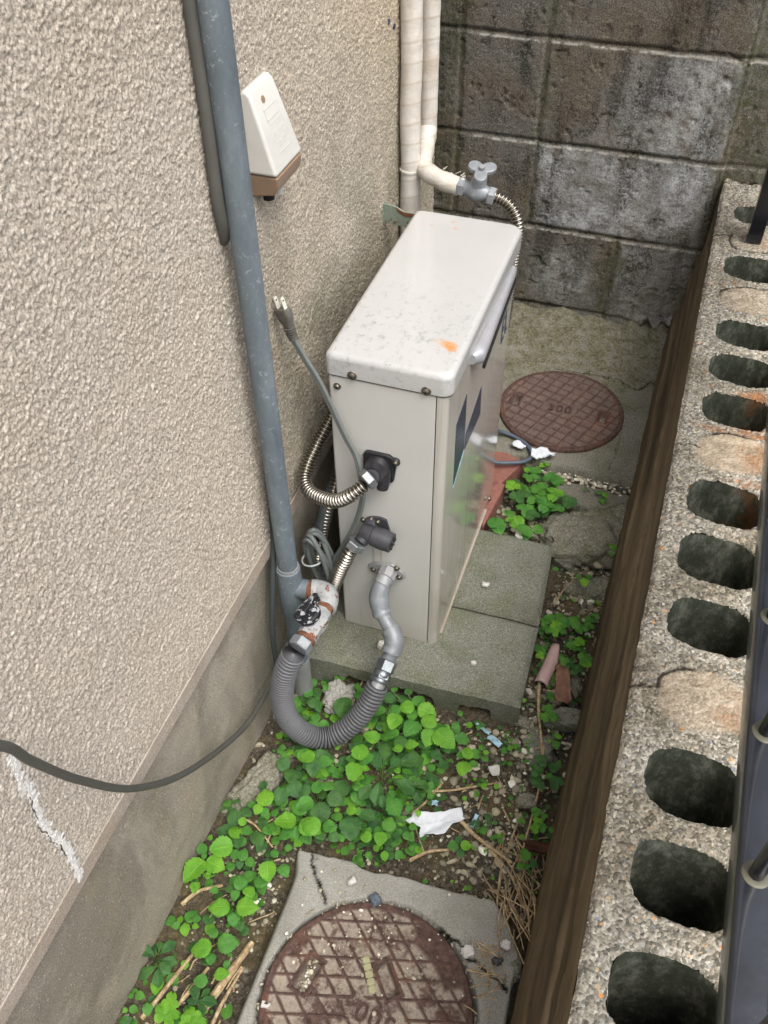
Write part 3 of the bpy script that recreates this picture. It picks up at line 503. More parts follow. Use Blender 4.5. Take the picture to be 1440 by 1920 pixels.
# collar of the near manhole
cpoly = [(-.354, .552), (-.14, .565), (-.03, .572), (.004, .546), (.026, .505), (.030, .40), (.030, .25), (.02, .10), (-.345, .10), (-.352, .3)]
us = np.arange(-.40, .075, .003); vs = np.arange(.06, .62, .003); U, V = np.meshgrid(us, vs, indexing='ij'); ins = np.zeros(U.shape, bool); n = len(cpoly)
for i in range(n):
    (x0, y0), (x1, y1) = cpoly[i], cpoly[(i+1) % n]; c_ = ((y0 > V) != (y1 > V)) & (U < (x1-x0)*(V-y0)/((y1-y0) if y1 != y0 else 1e-9)+x0); ins ^= c_
dd = segd(U, V, cpoly+[cpoly[0]])*np.where(ins, 1, -1)+(fbm(U*22, V*22, 3, 131)-.5)*.014*(U > -.3); rm = np.hypot(U+.165, V-.356)
sl_ = .006+.016*sst(-.30, -.335, U)*sst(.55, .5, V); z_ = -.045+.075*sst(-.004, sl_, dd)+.007*sst(.0, .05, dd)+(fbm(U*16, V*16, 4, 133)-.5)*.006; ck_ = np.maximum(crackm(U, V, [(-.325, .545), (-.30, .51), (-.275, .478)], .0020, 135), crackm(U, V, [(-.11, .50), (-.07, .488), (-.04, .47), (.02, .45)], .0020, 137)); z_ -= .003*ck_
ring = sst(.1585, .1565, rm); z_ = z_*(1-ring)+ring*.008
co = thing('manhole_collar', (-.165, .356, 0), 'cracked grey concrete collar round the near manhole, its far corner pointing up the passage', 'collar')
gridmesh('cement_ring', np.stack([U, V, z_], -1), M['collar'], co, attrs=dict(crack=ck_))
manhole((-.165, .356), .153, .036, -42.3, 16, .0245, .0262, [(-.262, .375, 77, .024, .010), (-.150, .405, -50, .024, .009)], M['iron2'], 'dirt-crusted round manhole cover in the foreground, set in a cement collar', '300', -7.6, (-.150, .352), .036, 141, True, bare=52)
random.seed(5)
def blob(mb, c, s, seed, sub=1, rough=.35, squash=.6):
    import bmesh
    bm = bmesh.new(); bmesh.ops.create_icosphere(bm, subdivisions=sub, radius=1); rs = random.Random(seed); ax = [rs.uniform(.75, 1.3), rs.uniform(.55, 1.05), squash*rs.uniform(.8, 1.3)]; q = rs.uniform(0, 6.28); k = [(rs.random()-.5) for _ in range(9)]
    vs_ = []
    for v in bm.verts:
        p = v.co; f = 1+rough*(math.sin(p.x*3+k[0]*9)*k[1]+math.sin(p.y*4+k[2]*9)*k[3]+math.sin(p.z*3+k[4]*9+p.x*2)*k[5])+rough*.25*(rs.random()-.5)
        x, y, z = p.x*f*ax[0]*s, p.y*f*ax[1]*s, p.z*f*ax[2]*s; vs_.append((c[0]+x*math.cos(q)-y*math.sin(q), c[1]+x*math.sin(q)+y*math.cos(q), c[2]+z))
    fs_ = [tuple(v.index for v in f.verts) for f in bm.faces]; bm.free(); mb.add(vs_, fs_); return len(vs_)
# dirt crumbs on the near cover and collar
dc = MB(); tint = []
for i in range(420):
    a = random.uniform(0, 6.28); k_ = random.random()
    if i < 230: x, y = random.gauss(-.20, .07), random.gauss(.46, .045)
    elif i < 330: x, y = -.165+math.cos(a)*.1555+random.gauss(0, .002), .356+math.sin(a)*.1555+random.gauss(0, .002)
    else: x, y = random.gauss(-.262, .004), random.gauss(.375, .014)
    zz = .042 if i < 230 else (.036 if i < 330 else .034)
    if math.hypot(x+.165, y-.356) < .151 and i < 230: zz = .0425
    n_ = blob(dc, (x, y, zz), random.choice([.0008, .001, .0014, .0018, .0024, .0034]), i, 1); tint += [random.uniform(.35, 1)]*n_
def tinted(mb, tint, name, mat, label, cat, kind=None, parent=None, smooth=True):
    o = mb.build(name, mat, parent, smooth, auto=60); at = o.data.attributes.new('tint', 'FLOAT', 'POINT'); at.data.foreach_set('value', np.array(tint, np.float32)); return tag(o, label, cat, kind=kind)
for px_, py_ in ((-.270, 1.706), (-.064, 1.706)):
    for i in range(26): n_ = blob(dc, (random.gauss(px_, .003), random.gauss(py_, .007), .056), random.uniform(.001, .0035), 900+i, 1); tint += [random.uniform(.05, .6)]*n_
tinted(dc, tint, 'grit', M['peb'], 'loose crumbs of grit strewn over the manhole covers and the near collar', 'grit', 'stuff')
# gravel in the soil
gv = MB(); tint = []; rs = random.Random(8)
def in_ground(x, y):
    if -.35 < x < .035 and y < .57: return False
    if -.475 < x < -.07 and .875 < y < 1.295: return False
    return -.50 < x < .045+(.0 if y < .9 else -.01)
k = 0
while k < 5600:
    x = rs.uniform(-.50, .045); y = rs.uniform(.18, 1.52)
    dens = .22+.9*(1/(1+math.exp(-(x+.13)/.03)))*(1 if .62 < y < .9 else .45)+.6*math.exp(-((x+.03)**2+(y-1.0)**2)/.01)+.5*(y > 1.2)+.8*math.exp(-((x+.37)**2+(y-.50)**2)/.004)+.4*math.exp(-((x+.39)**2+(y-.86)**2)/.004)
    if not in_ground(x, y) or rs.random() > dens*.75 or (x > .01 and y < .9 and rs.random() < .8): continue
    s = rs.choice([.001, .0012, .0015, .0018, .0022, .0028, .0036, .0046, .0068 if y > .6 else .0035]); n_ = blob(gv, (x, y, gz(x, y)+s*.25), s, k, 1 if s < .005 else 2); tint += [min(1, max(0, rs.gauss(.45, .26)))]*n_; k += 1
for i in range(130):      # pebbles in the seam in front of the far paving
    x, y = rs.uniform(-.21, .05), rs.gauss(1.515, .008); s = rs.uniform(.002, .0065); n_ = blob(gv, (x, y, .045), s, 5000+i, 1); tint += [min(1, max(0, rs.gauss(.65, .2)))]*n_
for i in range(80):
    x, y = rs.uniform(.0, .045), rs.uniform(1.30, 1.42); s = rs.uniform(.004, .010); n_ = blob(gv, (x, y, .024), s, 6000+i, 2); tint += [min(1, max(0, rs.gauss(.45, .15)))]*n_
tinted(gv, tint, 'gravel', M['peb'], 'pale gravel scattered over the damp soil of the passage', 'gravel', 'stuff', None, False)
# ------------------------------------------------------------------ rubble
def rock(name, c, dim, rot, seed, label, mat='rock', cat='stone', sub=5):
    import bmesh
    bm = bmesh.new(); bmesh.ops.create_cube(bm, size=2); bmesh.ops.subdivide_edges(bm, edges=bm.edges, cuts=26 if sub > 4 else 12, use_grid_fill=True); v = np.array([q.co[:] for q in bm.verts])
    L = np.linalg.norm(v, axis=1)[:, None]; sp = v/L; v = v*.45+sp*.62
    nz = fbm(sp[:, 0]*1.5+seed, sp[:, 1]*1.5+sp[:, 2], 4, seed)-.5; n2 = fbm(v[:, 0]*5+v[:, 2]*3+seed, v[:, 1]*5-v[:, 2]*2, 4, seed+5)-.5; v = v*(1+.75*nz+.40*n2+.16*(fbm(v[:, 0]*16+v[:, 2]*9+seed, v[:, 1]*16-v[:, 2]*7, 3, seed+9)-.5))[:, None]*np.array(dim)
    q = R(rot); v = np.stack([v[:, 0]*math.cos(q)-v[:, 1]*math.sin(q)+c[0], v[:, 0]*math.sin(q)+v[:, 1]*math.cos(q)+c[1], v[:, 2]+c[2]], 1)
    for b, p in zip(bm.verts, v): b.co = p
    me = bpy.data.meshes.new(name); bm.to_mesh(me); bm.free(); o = link(name, me, M[mat], loc=(c[0], c[1], c[2])); me.attributes.new('crack', 'FLOAT', 'POINT'); return tag(o, label, cat)
rock('concrete_lump', (-.035, 1.365, .008), (.088, .072, .045), 20, 3, 'big broken lump of old concrete between the clover clump and the low wall')
rock('stone', (-.032, 1.238, .0), (.020, .014, .012), 10, 5, 'pale pitted stone beside the slab, below the big concrete lump')
rock('stone', (.012, 1.252, -.005), (.034, .022, .020), 40, 7, 'mossy grey stone against the low wall, below the big concrete lump')
rock('stone', (-.035, .862, -.012), (.032, .042, .016), -20, 9, 'flat mossy stone half sunk in soil under the long stalk', 'slab')
rock('stone', (.004, .478, .012), (.028, .022, .018), 30, 11, 'mossy brown stone on the right edge of the near manhole collar', 'slab')
rock('stone', (-.392, .838, .008), (.030, .024, .018), 100, 13, 'smooth tan stone lying between downpipe foot and ribbed hose', 'collar')
rock('stone', (-.462, .640, .006), (.024, .050, .018), -20, 15, 'long earthy stone against the house foot beside the white splinter', 'rock')
rock('stone', (.002, 1.03, -.005), (.016, .036, .012), 20, 17, 'grey stone among the seedlings beside the curled dead leaf', 'rock', sub=3)
rock('stone', (-.060, .905, -.004), (.014, .012, .010), 0, 19, 'dark grey stone chip at the near right corner of the slab', 'rock', sub=3)
rock('stone', (-.022, .757, .004), (.017, .012, .008), 10, 21, 'flat grey stone chip by the dark clover left of the low wall', 'rock', sub=3)
rock('pebble', (-.050, .478, .043), (.009, .0075, .006), 30, 23, 'white pebble on the rim of the near manhole', 'caulk', 'pebble', 3)
rock('pebble', (.000, .505, .045), (.007, .006, .005), 0, 25, 'small pale pebble on the collar beside the mossy brown stone', 'caulk', 'pebble', 3)
rock('pebble', (-.006, .480, .043), (.007, .006, .005), 50, 27, 'black pebble on the collar right of the manhole', 'dgrey', 'pebble', 3)
rock('pebble', (-.203, .506, .043), (.0075, .009, .006), 50, 29, 'blue-grey chip of stone on the collar touching the manhole rim', 'bcord', 'pebble', 3)
rock('pebble', (-.247, .520, .044), (.0065, .005, .005), 50, 31, 'round cream pebble on the collar beside its crack', 'caulk', 'pebble', 3)
rock('pebble', (-.338, .940, .070), (.010, .008, .007), 10, 33, 'cream pebble on the slab behind the zinc gas elbow', 'caulk', 'pebble', 3)
rock('pebble', (-.197, 1.139, .069), (.007, .005, .004), 10, 35, 'white pebble on the far slab beside the heater', 'caulk', 'pebble', 3)
rock('pebble', (-.171, .955, .069), (.005, .004, .004), 10, 37, 'tiny cream pebble alone on the near slab', 'caulk', 'pebble', 3)
rock('plaster_chip', (-.165, 1.30, .055), (.008, .010, .008), 10, 39, 'white plaster chip in front of the clover clump', 'caulk', 'chip', 3)
# red bricks
def brickbox(c, dim, rz, label, tilt=0):
    b = MB(); b.box((-dim[0]/2, -dim[1]/2, 0), (dim[0]/2, dim[1]/2, dim[2])); o = b.build('brick', M['brick'], smooth=True, bevel=.004, bseg=3, loc=(0, 0, 0)); o.location = c; o.rotation_euler = (0, tilt, R(rz)); return tag(o, label, 'brick')
brickbox((-.262, 1.478, .004), (.082, .110, .060), -22, 'red brick laid flat behind the heater under the blue-grey cable loop')
brickbox((-.248, 1.366, .0), (.030, .135, .064), -6, 'narrow red brick on edge propping the far end of the heater')
# ------------------------------------------------------------------ the heater
hx0, hx1, hy0, hy1, hz0, hz1 = -.428, -.248, .972, 1.400, .068, .652
ht_ = thing('bath_heater', ((hx0+hx1)/2, (hy0+hy1)/2, hz0), 'tall cream gas water heater cabinet standing on mossy slabs', 'water heater')
def rrect(x0, y0, x1, y1, rs, n=7):
    out = []
    for (cx, cy, r_, a0) in ((x1-rs[0], y0+rs[0], rs[0], -90), (x1-rs[1], y1-rs[1], rs[1], 0), (x0+rs[2], y1-rs[2], rs[2], 90), (x0+rs[3], y0+rs[3], rs[3], 180)):
        for k in range(n): a = R(a0+90*k/(n-1)); out.append((cx+r_*math.cos(a), cy+r_*math.sin(a)))
    return out
XY = lambda u, v, h: (u, v, h)
MB().box((hx0+.003, hy0+.003, hz0+.004), (-.2600, hy1-.003, hz1+.02)).build('cabinet_frame', M['dark'], ht_, smooth=False)
MB().prism(rrect(hx0, hy0, -.2655, hy0+.10, [.0006, .0006, .0006, .005]), XY, hz0, hz1-.001).build('side_panel', M['side'], ht_)
MB().prism(rrect(hx0+.0005, hy0+.101, -.2655, hy1, [.0006, .0006, .005, .0006]), XY, hz0, hz1-.001).build('back_panel', M['side'], ht_)
fp = rrect(-.264, hy0-.0004, hx1, hy1, [.012, .012, .001, .001], 10)
MB().prism(fp, XY, hz0-.002, hz1-.001).build('front_panel', M['front'], ht_, bevel=.0015)
# lid: rounded, pressed steel
lp = rrect(hx0-.003, hy0-.003, hx1+.006, hy1+.003, [.018, .018, .010, .010], 9); lb = MB(); c_ = np.array([(hx0+hx1)/2, (hy0+hy1)/2]); P0 = np.array(lp); n = len(lp); vs_ = []; rings = []
for k in range(8):
    a = R(90*k/7); ins_ = .009*(1-math.cos(a)); z = .680+.010*math.sin(a); dirn = (c_-P0); dirn = np.sign(dirn)*np.minimum(np.abs(dirn), ins_); rings.append([(p[0], p[1], z) for p in P0+dirn])
rings = [[(p[0]*1, p[1]*1, .654) for p in lp], [(p[0], p[1], .6532+.001) for p in lp]][:1]+rings
cr2 = [(c_[0]+(p[0]-c_[0])*.4, c_[1]+(p[1]-c_[1])*.4, .6905) for p in rings[-1]]; rings.append(cr2)
for r_ in rings: vs_ += r_
fs_ = [(i*n+j, i*n+(j+1) % n, (i+1)*n+(j+1) % n, (i+1)*n+j) for i in range(len(rings)-1) for j in range(n)]+[tuple((len(rings)-1)*n+j for j in range(n)), tuple(range(n))[::-1]]
lb.add(vs_, fs_).build('lid', M['lid'], ht_, auto=50)
MB().prism([(p[0]*.9995+c_[0]*.0005, p[1]*.9995+c_[1]*.0005) for p in rrect(hx0-.002, hy0-.002, hx1+.0052, hy1+.002, [.017, .017, .01, .01], 9)], XY, .6512, .6541).build('lid_gasket', M['screw'], ht_)
MB().box((hx1-.001, hy0+.03, hz0-.003), (hx1+.003, hy1-.06, hz0)).build('bottom_lip', M['trim'], ht_, bevel=.0005)
def screw(parent, c, ax, r_=.0052, washer=True, mt='screw'):
    b = MB(); b.lathe(c, ax, ([(0, r_*1.35), (.0012, r_*1.3)] if washer else [])+[(.0012, r_), (.0028, r_*.95), (.0040, r_*.65), (.0045, r_*.1)], 14)
    o = b.build('screw', M[mt], parent); A = Vector(ax).normalized(); s_ = MB(); u_ = A.cross(Vector((0, 0, 1))) if abs(A.z) < .9 else Vector((1, 0, 0)); u_.normalize(); w_ = A.cross(u_); C0 = Vector(c)+A*.0043
    for p, q in ((u_, w_), (w_, u_)): s_.add([C0+p*a+q*b_+A*h for h in (0, .0006) for a, b_ in ((-r_*.5, -r_*.1), (r_*.5, -r_*.1), (r_*.5, r_*.1), (-r_*.5, r_*.1))], [(0, 1, 2, 3), (4, 5, 6, 7), (0, 1, 5, 4), (1, 2, 6, 5), (2, 3, 7, 6), (3, 0, 4, 7)])
    return o, s_
def screws(parent, L):
    for c, ax, r_ in L:
        o, s_ = screw(parent, c, ax, r_); LOC[o.name] = LOC[parent.name] if parent.type == 'EMPTY' else LOC[parent.name]; s_.build('slot', M['dark'], o, smooth=False)
screws(ht_, [((-.389, .969, .659), (0, -1, 0), .0055), ((-.279, .969, .6585), (0, -1, 0), .0055), ((-.414, .972, .632), (0, -1, 0), .0045), ((-.246, 1.355, .085), (1, 0, 0), .005)])
# exhaust bar on the front
eb = MB(); ys = np.linspace(1.092, 1.345, 24); vs_ = []; K = 12
for i, y in enumerate(ys):
    e = min(1, math.sqrt(max(0, 1-max(0, 1-(y-1.092)/.016)**2)))*.999+.001; pr = (.0235-.010*(y-1.09)/.25)*(.45+.55*e); zc = .645; hh = .0135*(.7+.3*e)
    for k in range(K): a = R(-90+180*k/(K-1)); vs_.append((hx1-.002+pr*max(0, math.cos(a))**.45, y, zc+hh*math.sin(a)-.012))
fs_ = [(i*K+k, i*K+k+1, (i+1)*K+k+1, (i+1)*K+k) for i in range(23) for k in range(K-1)]+[tuple(range(K)), tuple(23*K+k for k in range(K))]
eb.add(vs_, fs_).build('exhaust_bar', M['bar'], ht_)
MB().prism([(hx1+.0185, 1.098), (hx1+.0225, 1.098), (hx1+.0125, 1.344), (hx1+.0085, 1.344)], lambda u, v, h: (u, v, h), .6165, .6245).build('exhaust_slot', M['dark'], ht_)
# label film and print on the front
fx = hx1+.0006
def flat(name, pts, mt, x=fx): MB().prism([(p[0], p[1]) for p in pts], lambda u, v, h: (h, u, v), x-.0008, x).build(name, M[mt], ht_, smooth=False)
flat('sticker', [(1.032, .425), (1.030, .555), (1.086, .572), (1.092, .455)], 'film'); flat('sticker', [(1.096, .448), (1.097, .480), (1.190, .508), (1.198, .442)], 'film')
flat('sticker_edge', [(1.0325, .418), (1.0325, .424), (1.092, .452), (1.093, .446)], 'scrap')
for (a, b, c0, d0) in ((1.325, 1.330, .50, .55), (1.330, 1.345, .545, .551), (1.330, 1.343, .522, .528), (1.330, 1.345, .50, .506), (1.350, 1.355, .505, .555), (1.357, 1.366, .505, .511)): flat('print', [(a, c0), (b, c0), (b, d0), (a, d0)], 'ink')
# ------------------------------------------------------------------ fittings on the side of the heater
def hexnut(mb, c, ax, r_, L, ch=.0015): mb.lathe(c, ax, [(0, r_*.9), (ch, r_), (L-ch, r_), (L, r_*.9)], 6); return mb
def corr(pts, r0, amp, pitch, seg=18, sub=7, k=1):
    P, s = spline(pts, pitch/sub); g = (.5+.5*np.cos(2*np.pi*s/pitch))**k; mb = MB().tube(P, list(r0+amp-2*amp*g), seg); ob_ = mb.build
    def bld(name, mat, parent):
        o = ob_(name, mat, parent, auto=180); at = o.data.attributes.new('groove_shade', 'FLOAT', 'POINT'); at.data.foreach_set('value', np.repeat(sst(.5, .95, g), seg).astype(np.float32)); return o  # mask for the painted shade down in the furrows
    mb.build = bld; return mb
# upper water connection
uc = MB(); uc.prism(rrect(-.376, .466, -.327, .522, [.006, .010, .010, .012]), lambda u, v, h: (u, h, v), .972, .9655); uc.prism(rrect(-.345, .503, -.317, .518, [.007, .007, .002, .002]), lambda u, v, h: (u, h, v), .972, .967)
w1 = uc.build('port_cover', M['black'], ht_, bevel=.0015); cv = MB(); P, s = spline([(-.352, .970, .497), (-.352, .955, .497), (-.351, .944, .500), (-.3505, .935, .503)], .003); cv.tube(P, [.021-.006*min(1, i/len(P)*1.2) for i in range(len(P))], 18)
cv.build('elbow_boot', M['black'], ht_); screws(ht_, [((-.3235, .967, .511), (0, -1, 0), .0038)])
MB().tube([(-.343, .968, .492), (-.341, .958, .474), (-.341, .954, .462)], [.013, .011, .009], 12).build('drain_spout', M['black'], ht_)
MB().prism([(-.345, .455), (-.327, .470), (-.322, .510), (-.345, .51)], lambda u, v, h: (u, h, v), .971, .968).build('port_gusset', M['black'], ht_)
b = MB(); b.tube([(-.3505, .938, .502), (-.3515, .928, .505)], .0125, 18); b.build('threads', M['dgrey'], ht_)
F1 = [(-.3515, .930, .505), (-.357, .920, .498), (-.374, .908, .483), (-.398, .908, .462), (-.425, .916, .450), (-.453, .930, .443), (-.470, .948, .446), (-.474, .970, .457), (-.468, 1.000, .478), (-.458, 1.030, .503), (-.452, 1.06, .52), (-.455, 1.12, .50), (-.458, 1.2, .40)]
fl = thing('flexible_pipe', (-.43, .93, .44), 'ribbed stainless flexible pipe looping from the upper port round behind the heater', 'pipe', 'stainless flexible water pipes')
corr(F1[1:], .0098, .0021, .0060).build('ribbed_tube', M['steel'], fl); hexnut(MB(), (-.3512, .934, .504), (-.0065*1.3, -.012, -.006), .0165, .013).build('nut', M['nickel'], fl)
# middle circulation fitting
MB().prism([(-.372, .352), (-.366, .376), (-.352, .379), (-.340, .376), (-.334, .350)], lambda u, v, h: (u, h, v), .972, .968).build('bracket_plate', M['dgrey'], ht_)
screws(ht_, [((-.381, .970, .3635), (0, -1, 0), .0042), ((-.366, .968, .372), (0, -1, 0), .0036), ((-.3545, .967, .370), (0, -1, 0), .0038)])
mf = MB(); mf.lathe((-.378, .950, .358), (1, -.10, -.10), [(0, .012), (.003, .0145), (.020, .0150), (.022, .0170), (.040, .0178), (.046, .0172), (.052, .0165), (.056, .0168), (.0565, .013)], 26); mf.tube([(-.366, .955, .362), (-.366, .972, .362)], .012, 14); mf.tube([(-.366, .952, .356), (-.374, .936, .346)], [.0135, .0115], 16)
mf.build('filter_body', M['dgrey'], ht_); cp_ = MB(); A = Vector((1, -.1, -.1)).normalized(); O = Vector((-.378, .950, .358))+A*.0565; u_ = A.cross(Vector((0, 0, 1))).normalized(); w_ = A.cross(u_)
for k in range(6):
    q = k*math.pi/3; e_ = u_*math.cos(q)+w_*math.sin(q); f_ = A.cross(e_); cp_.add([O+e_*a+f_*b_+A*h for h in (-.001, .0028) for a, b_ in ((.002, -.0012), (.0115, -.0012), (.0115, .0012), (.002, .0012))], [(0, 1, 2, 3), (4, 5, 6, 7), (0, 1, 5, 4), (1, 2, 6, 5), (2, 3, 7, 6), (3, 0, 4, 7)])
cp_.build('cap_ribs', M['black'], ht_, smooth=False)
F2 = [(-.384, .929, .338), (-.390, .924, .326), (-.397, .921, .306), (-.405, .920, .285), (-.416, .921, .25), (-.426, .926, .215), (-.436, .94, .17), (-.45, .97, .13)]
f2 = thing('flexible_pipe', (-.41, .925, .2), 'ribbed stainless flexible pipe dropping from the middle fitting behind the zinc valve', 'pipe', 'stainless flexible water pipes')
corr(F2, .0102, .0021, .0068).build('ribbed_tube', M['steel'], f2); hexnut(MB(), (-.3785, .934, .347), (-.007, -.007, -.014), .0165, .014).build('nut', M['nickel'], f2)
f3 = thing('flexible_pipe', (-.46, 1.0, .3), 'dark ribbed pipe half hidden behind the coiled cord and the heater', 'pipe', 'stainless flexible water pipes')
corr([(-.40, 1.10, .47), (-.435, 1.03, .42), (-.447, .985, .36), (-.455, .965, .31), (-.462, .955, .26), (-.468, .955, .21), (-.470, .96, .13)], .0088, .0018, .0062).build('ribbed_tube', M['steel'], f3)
MB().tube(spline([(-.43, 1.08, .45), (-.447, 1.0, .375), (-.456, .972, .33), (-.459, .966, .31)], .006)[0], .0125, 14).build('lagging', M['dcord'], f3)
# gas connection
gp = thing('gas_fitting', (-.332, .93, .25), 'zinc gas elbows stepping down from the flange at the foot of the heater', 'gas pipe')
MB().prism([(-.372, .240), (-.374, .254), (-.365, .262), (-.345, .268), (-.330, .270), (-.318, .262), (-.309, .254), (-.306, .244), (-.312, .238), (-.325, .243), (-.340, .234), (-.360, .235)], lambda u, v, h: (u, h, v), .9715, .966).build('flange', M['worn'], gp, bevel=.0015); screws(gp, [((-.364, .966, .2475), (0, -1, 0), .0040), ((-.3215, .966, .2665), (0, -1, 0), .0042), ((-.3170, .966, .2440), (0, -1, 0), .0040)])
b = MB(); b.tube([(-.337, .968, .253), (-.338, .950, .250)], .0165, 8); b.tube([(-.338, .955, .250), (-.341, .942, .243)], .0150, 16); b.build('socket', M['worn'], gp)
P, s = spline([(-.339, .952, .247), (-.341, .940, .238), (-.342, .931, .222), (-.336, .920, .206), (-.330, .913, .197)], .003); L = len(P); b = MB(); b.tube(P, [.0145+.0035*math.exp(-((i/L-.55)/.28)**2)+(.0015 if i < 3 or i > L-4 else 0) for i in range(L)], 20); b.build('elbow', M['fit'], gp)
MB().tube([(-.331, .914, .199), (-.310, .899, .181)], .0125, 18).build('nipple', M['fit'], gp); t_ = MB(); t_.tube([(-.3312, .9141, .199), (-.3285, .912, .1966)], .0138, 18); t_.tube([(-.3135, .901, .184), (-.3105, .899, .1815)], .0140, 18); t_.build('sealing_tape', M['amber'], gp)
P, s = spline([(-.312, .900, .182), (-.303, .892, .176), (-.299, .883, .166), (-.301, .872, .155)], .003); L = len(P); b = MB(); b.tube(P, [.0155+.0022*math.exp(-((i/L-.5)/.28)**2)+(.0014 if i < 3 or i > L-4 else 0) for i in range(L)], 20); b.build('elbow', M['fit'], gp)
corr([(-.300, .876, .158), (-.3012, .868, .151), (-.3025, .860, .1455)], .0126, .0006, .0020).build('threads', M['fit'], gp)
hz_ = thing('gas_hose', (-.37, .77, .05), 'thick grey ribbed gas hose looping from the flaking valve to the zinc elbows', 'hose')
hexnut(MB(), (-.3025, .861, .1462), (-.003, -.020, -.012), .0175, .020).build('union_nut', M['chrome'], hz_); A = Vector((-.003, -.020, -.012)).normalized(); o_ = Vector((-.3025, .861, .1462))
b = MB(); b.lathe(o_+A*.0195, A, [(0, .0135), (.004, .016), (.009, .0165), (.012, .0145)], 24); hexnut(b, o_+A*.024, A, .0168, .010); b.lathe(o_+A*.034, A, [(0, .0165), (.004, .0178), (.007, .0165), (.008, .012)], 24); b.build('swivel_collar', M['chrome'], hz_)
MB().tube([o_+A*.038, o_+A*.052], .0128, 18).build('ferrule', M['worn'], hz_)
HP = [tuple(o_+A*.046), (-.3165, .803, .096), (-.332, .783, .066), (-.352, .764, .044), (-.376, .748, .033), (-.402, .735, .043), (-.424, .727, .072), (-.436, .722, .112), (-.4375, .719, .165), (-.431, .718, .218), (-.421, .721, .262), (-.411, .730, .293)]
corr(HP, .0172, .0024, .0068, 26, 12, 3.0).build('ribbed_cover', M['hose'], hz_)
# ------------------------------------------------------------------ downpipe with gas tee and valve
px, py, pr_ = -.465, .847, .0158
dp = thing('gas_riser', (px, py, 0), 'tall grey-blue steel gas pipe rising against the stucco in front of the heater', 'pipe')
MB().tube([(px, py, z) for z in np.arange(-.06, 3.3, .08)], pr_, 28).build('pipe', M['galv'], dp)
b = MB(); b.lathe((px, py, .235), (0, 0, 1), [(0, .0165), (.001, .0185), (.012, .0190), (.018, .0200), (.088, .0200), (.094, .0192), (.108, .0198), (.112, .0192), (.113, .0165)], 28); b.tube([(px, py, .301), (px+.020, py+.001, .301), (px+.031, py+.002, .301)], [.0165, .0160, .0165], 20); b.build('tee', M['galv'], dp)
b = MB(); b.tube([(px, py, .346), (px, py, .3535)], .0172, 28); b.build('sealant', M['worn'], dp); MB().tube([(px, py, -.05), (px, py, .10)], .0168, 24).build('lower_sleeve', M['worn'], dp)
va = thing('gas_valve', (-.40, .80, .301), 'weathered zinc gas valve with a flaking black handle on the riser branch', 'valve')
MB().tube([(px+.029, py+.0022, .301), (px+.040, py+.003, .301)], .0150, 18).build('rusty_nipple', M['rust'], va)
P, s = spline([(px+.037, .850, .301), (-.416, .853, .301), (-.403, .848, .301), (-.396, .836, .301), (-.395, .822, .301)], .003); L = len(P); b = MB(); b.tube(P, [.0165+.0025*math.exp(-((i/L-.5)/.3)**2)+(.0012 if i < 3 or i > L-4 else 0) for i in range(L)], 20); b.build('elbow', M['wornr'], va)
MB().tube([(-.395, .823, .301), (-.3955, .812, .301)], .0148, 18).build('rusty_nipple', M['rust'], va)
b = MB(); b.lathe((-.3955, .816, .301), (-.10, -1, 0), [(0, .0150), (.003, .0172), (.012, .0170), (.016, .0185), (.032, .0185), (.037, .0165), (.054, .0168), (.058, .0155)], 8); b.build('valve_body', M['wornr'], va)
b = MB(); b.lathe((-.3995, .790, .301), (-.28, -.15, .95), [(.012, .013), (.020, .013), (.021, .0195), (.030, .0205), (.034, .0175), (.035, .004)], 20); b.build('bonnet', M['valveb'], va)
O = Vector((-.3995, .790, .301))+Vector((-.28, -.15, .95)).normalized()*.034; A = Vector((-.28, -.15, .95)).normalized(); u_ = Vector((.35, .93, .25)); u_ = (u_-A*u_.dot(A)).normalized(); w_ = A.cross(u_); hb = MB(); pr2 = [(-.021, -.0035), (-.015, -.0065), (0, -.0075), (.012, -.006), (.028, -.0042), (.031, 0), (.028, .0042), (.012, .006), (0, .0075), (-.015, .0065), (-.021, .0035)]
hb.prism(pr2, lambda a, b_, h: O+u_*a+w_*b_+A*h, -.004, .012); hb.build('handle', M['valveb'], va, bevel=.0018); MB().lathe(O+u_*.020+A*.011, A, [(0, .0035), (.0025, .003), (.003, .001)], 10).build('handle_bolt', M['worn'], va)
MB().tube([(-.4012, .7595, .301), (-.4025, .752, .301)], .0162, 20).build('rusty_nipple', M['rust'], va); hexnut(MB(), (-.4023, .754, .301), (-.22, -1, -.15), .0180, .017).build('hose_nut', M['fit'], va)
# slim conduit behind the riser
P, s = spline([(-.484, .838, 1.9), (-.484, .838, 1.2), (-.483, .836, 1.08), (-.484, .834, .98), (-.484, .838, .945), (-.490, .846, .922), (-.503, .852, .915)], .012)
tag(MB().tube(P, .0072, 14).build('conduit', M['cord2'], loc=(-.484, .838, 1)), 'slim dark conduit squeezed between the riser and the stucco, ending in the wall', 'conduit')
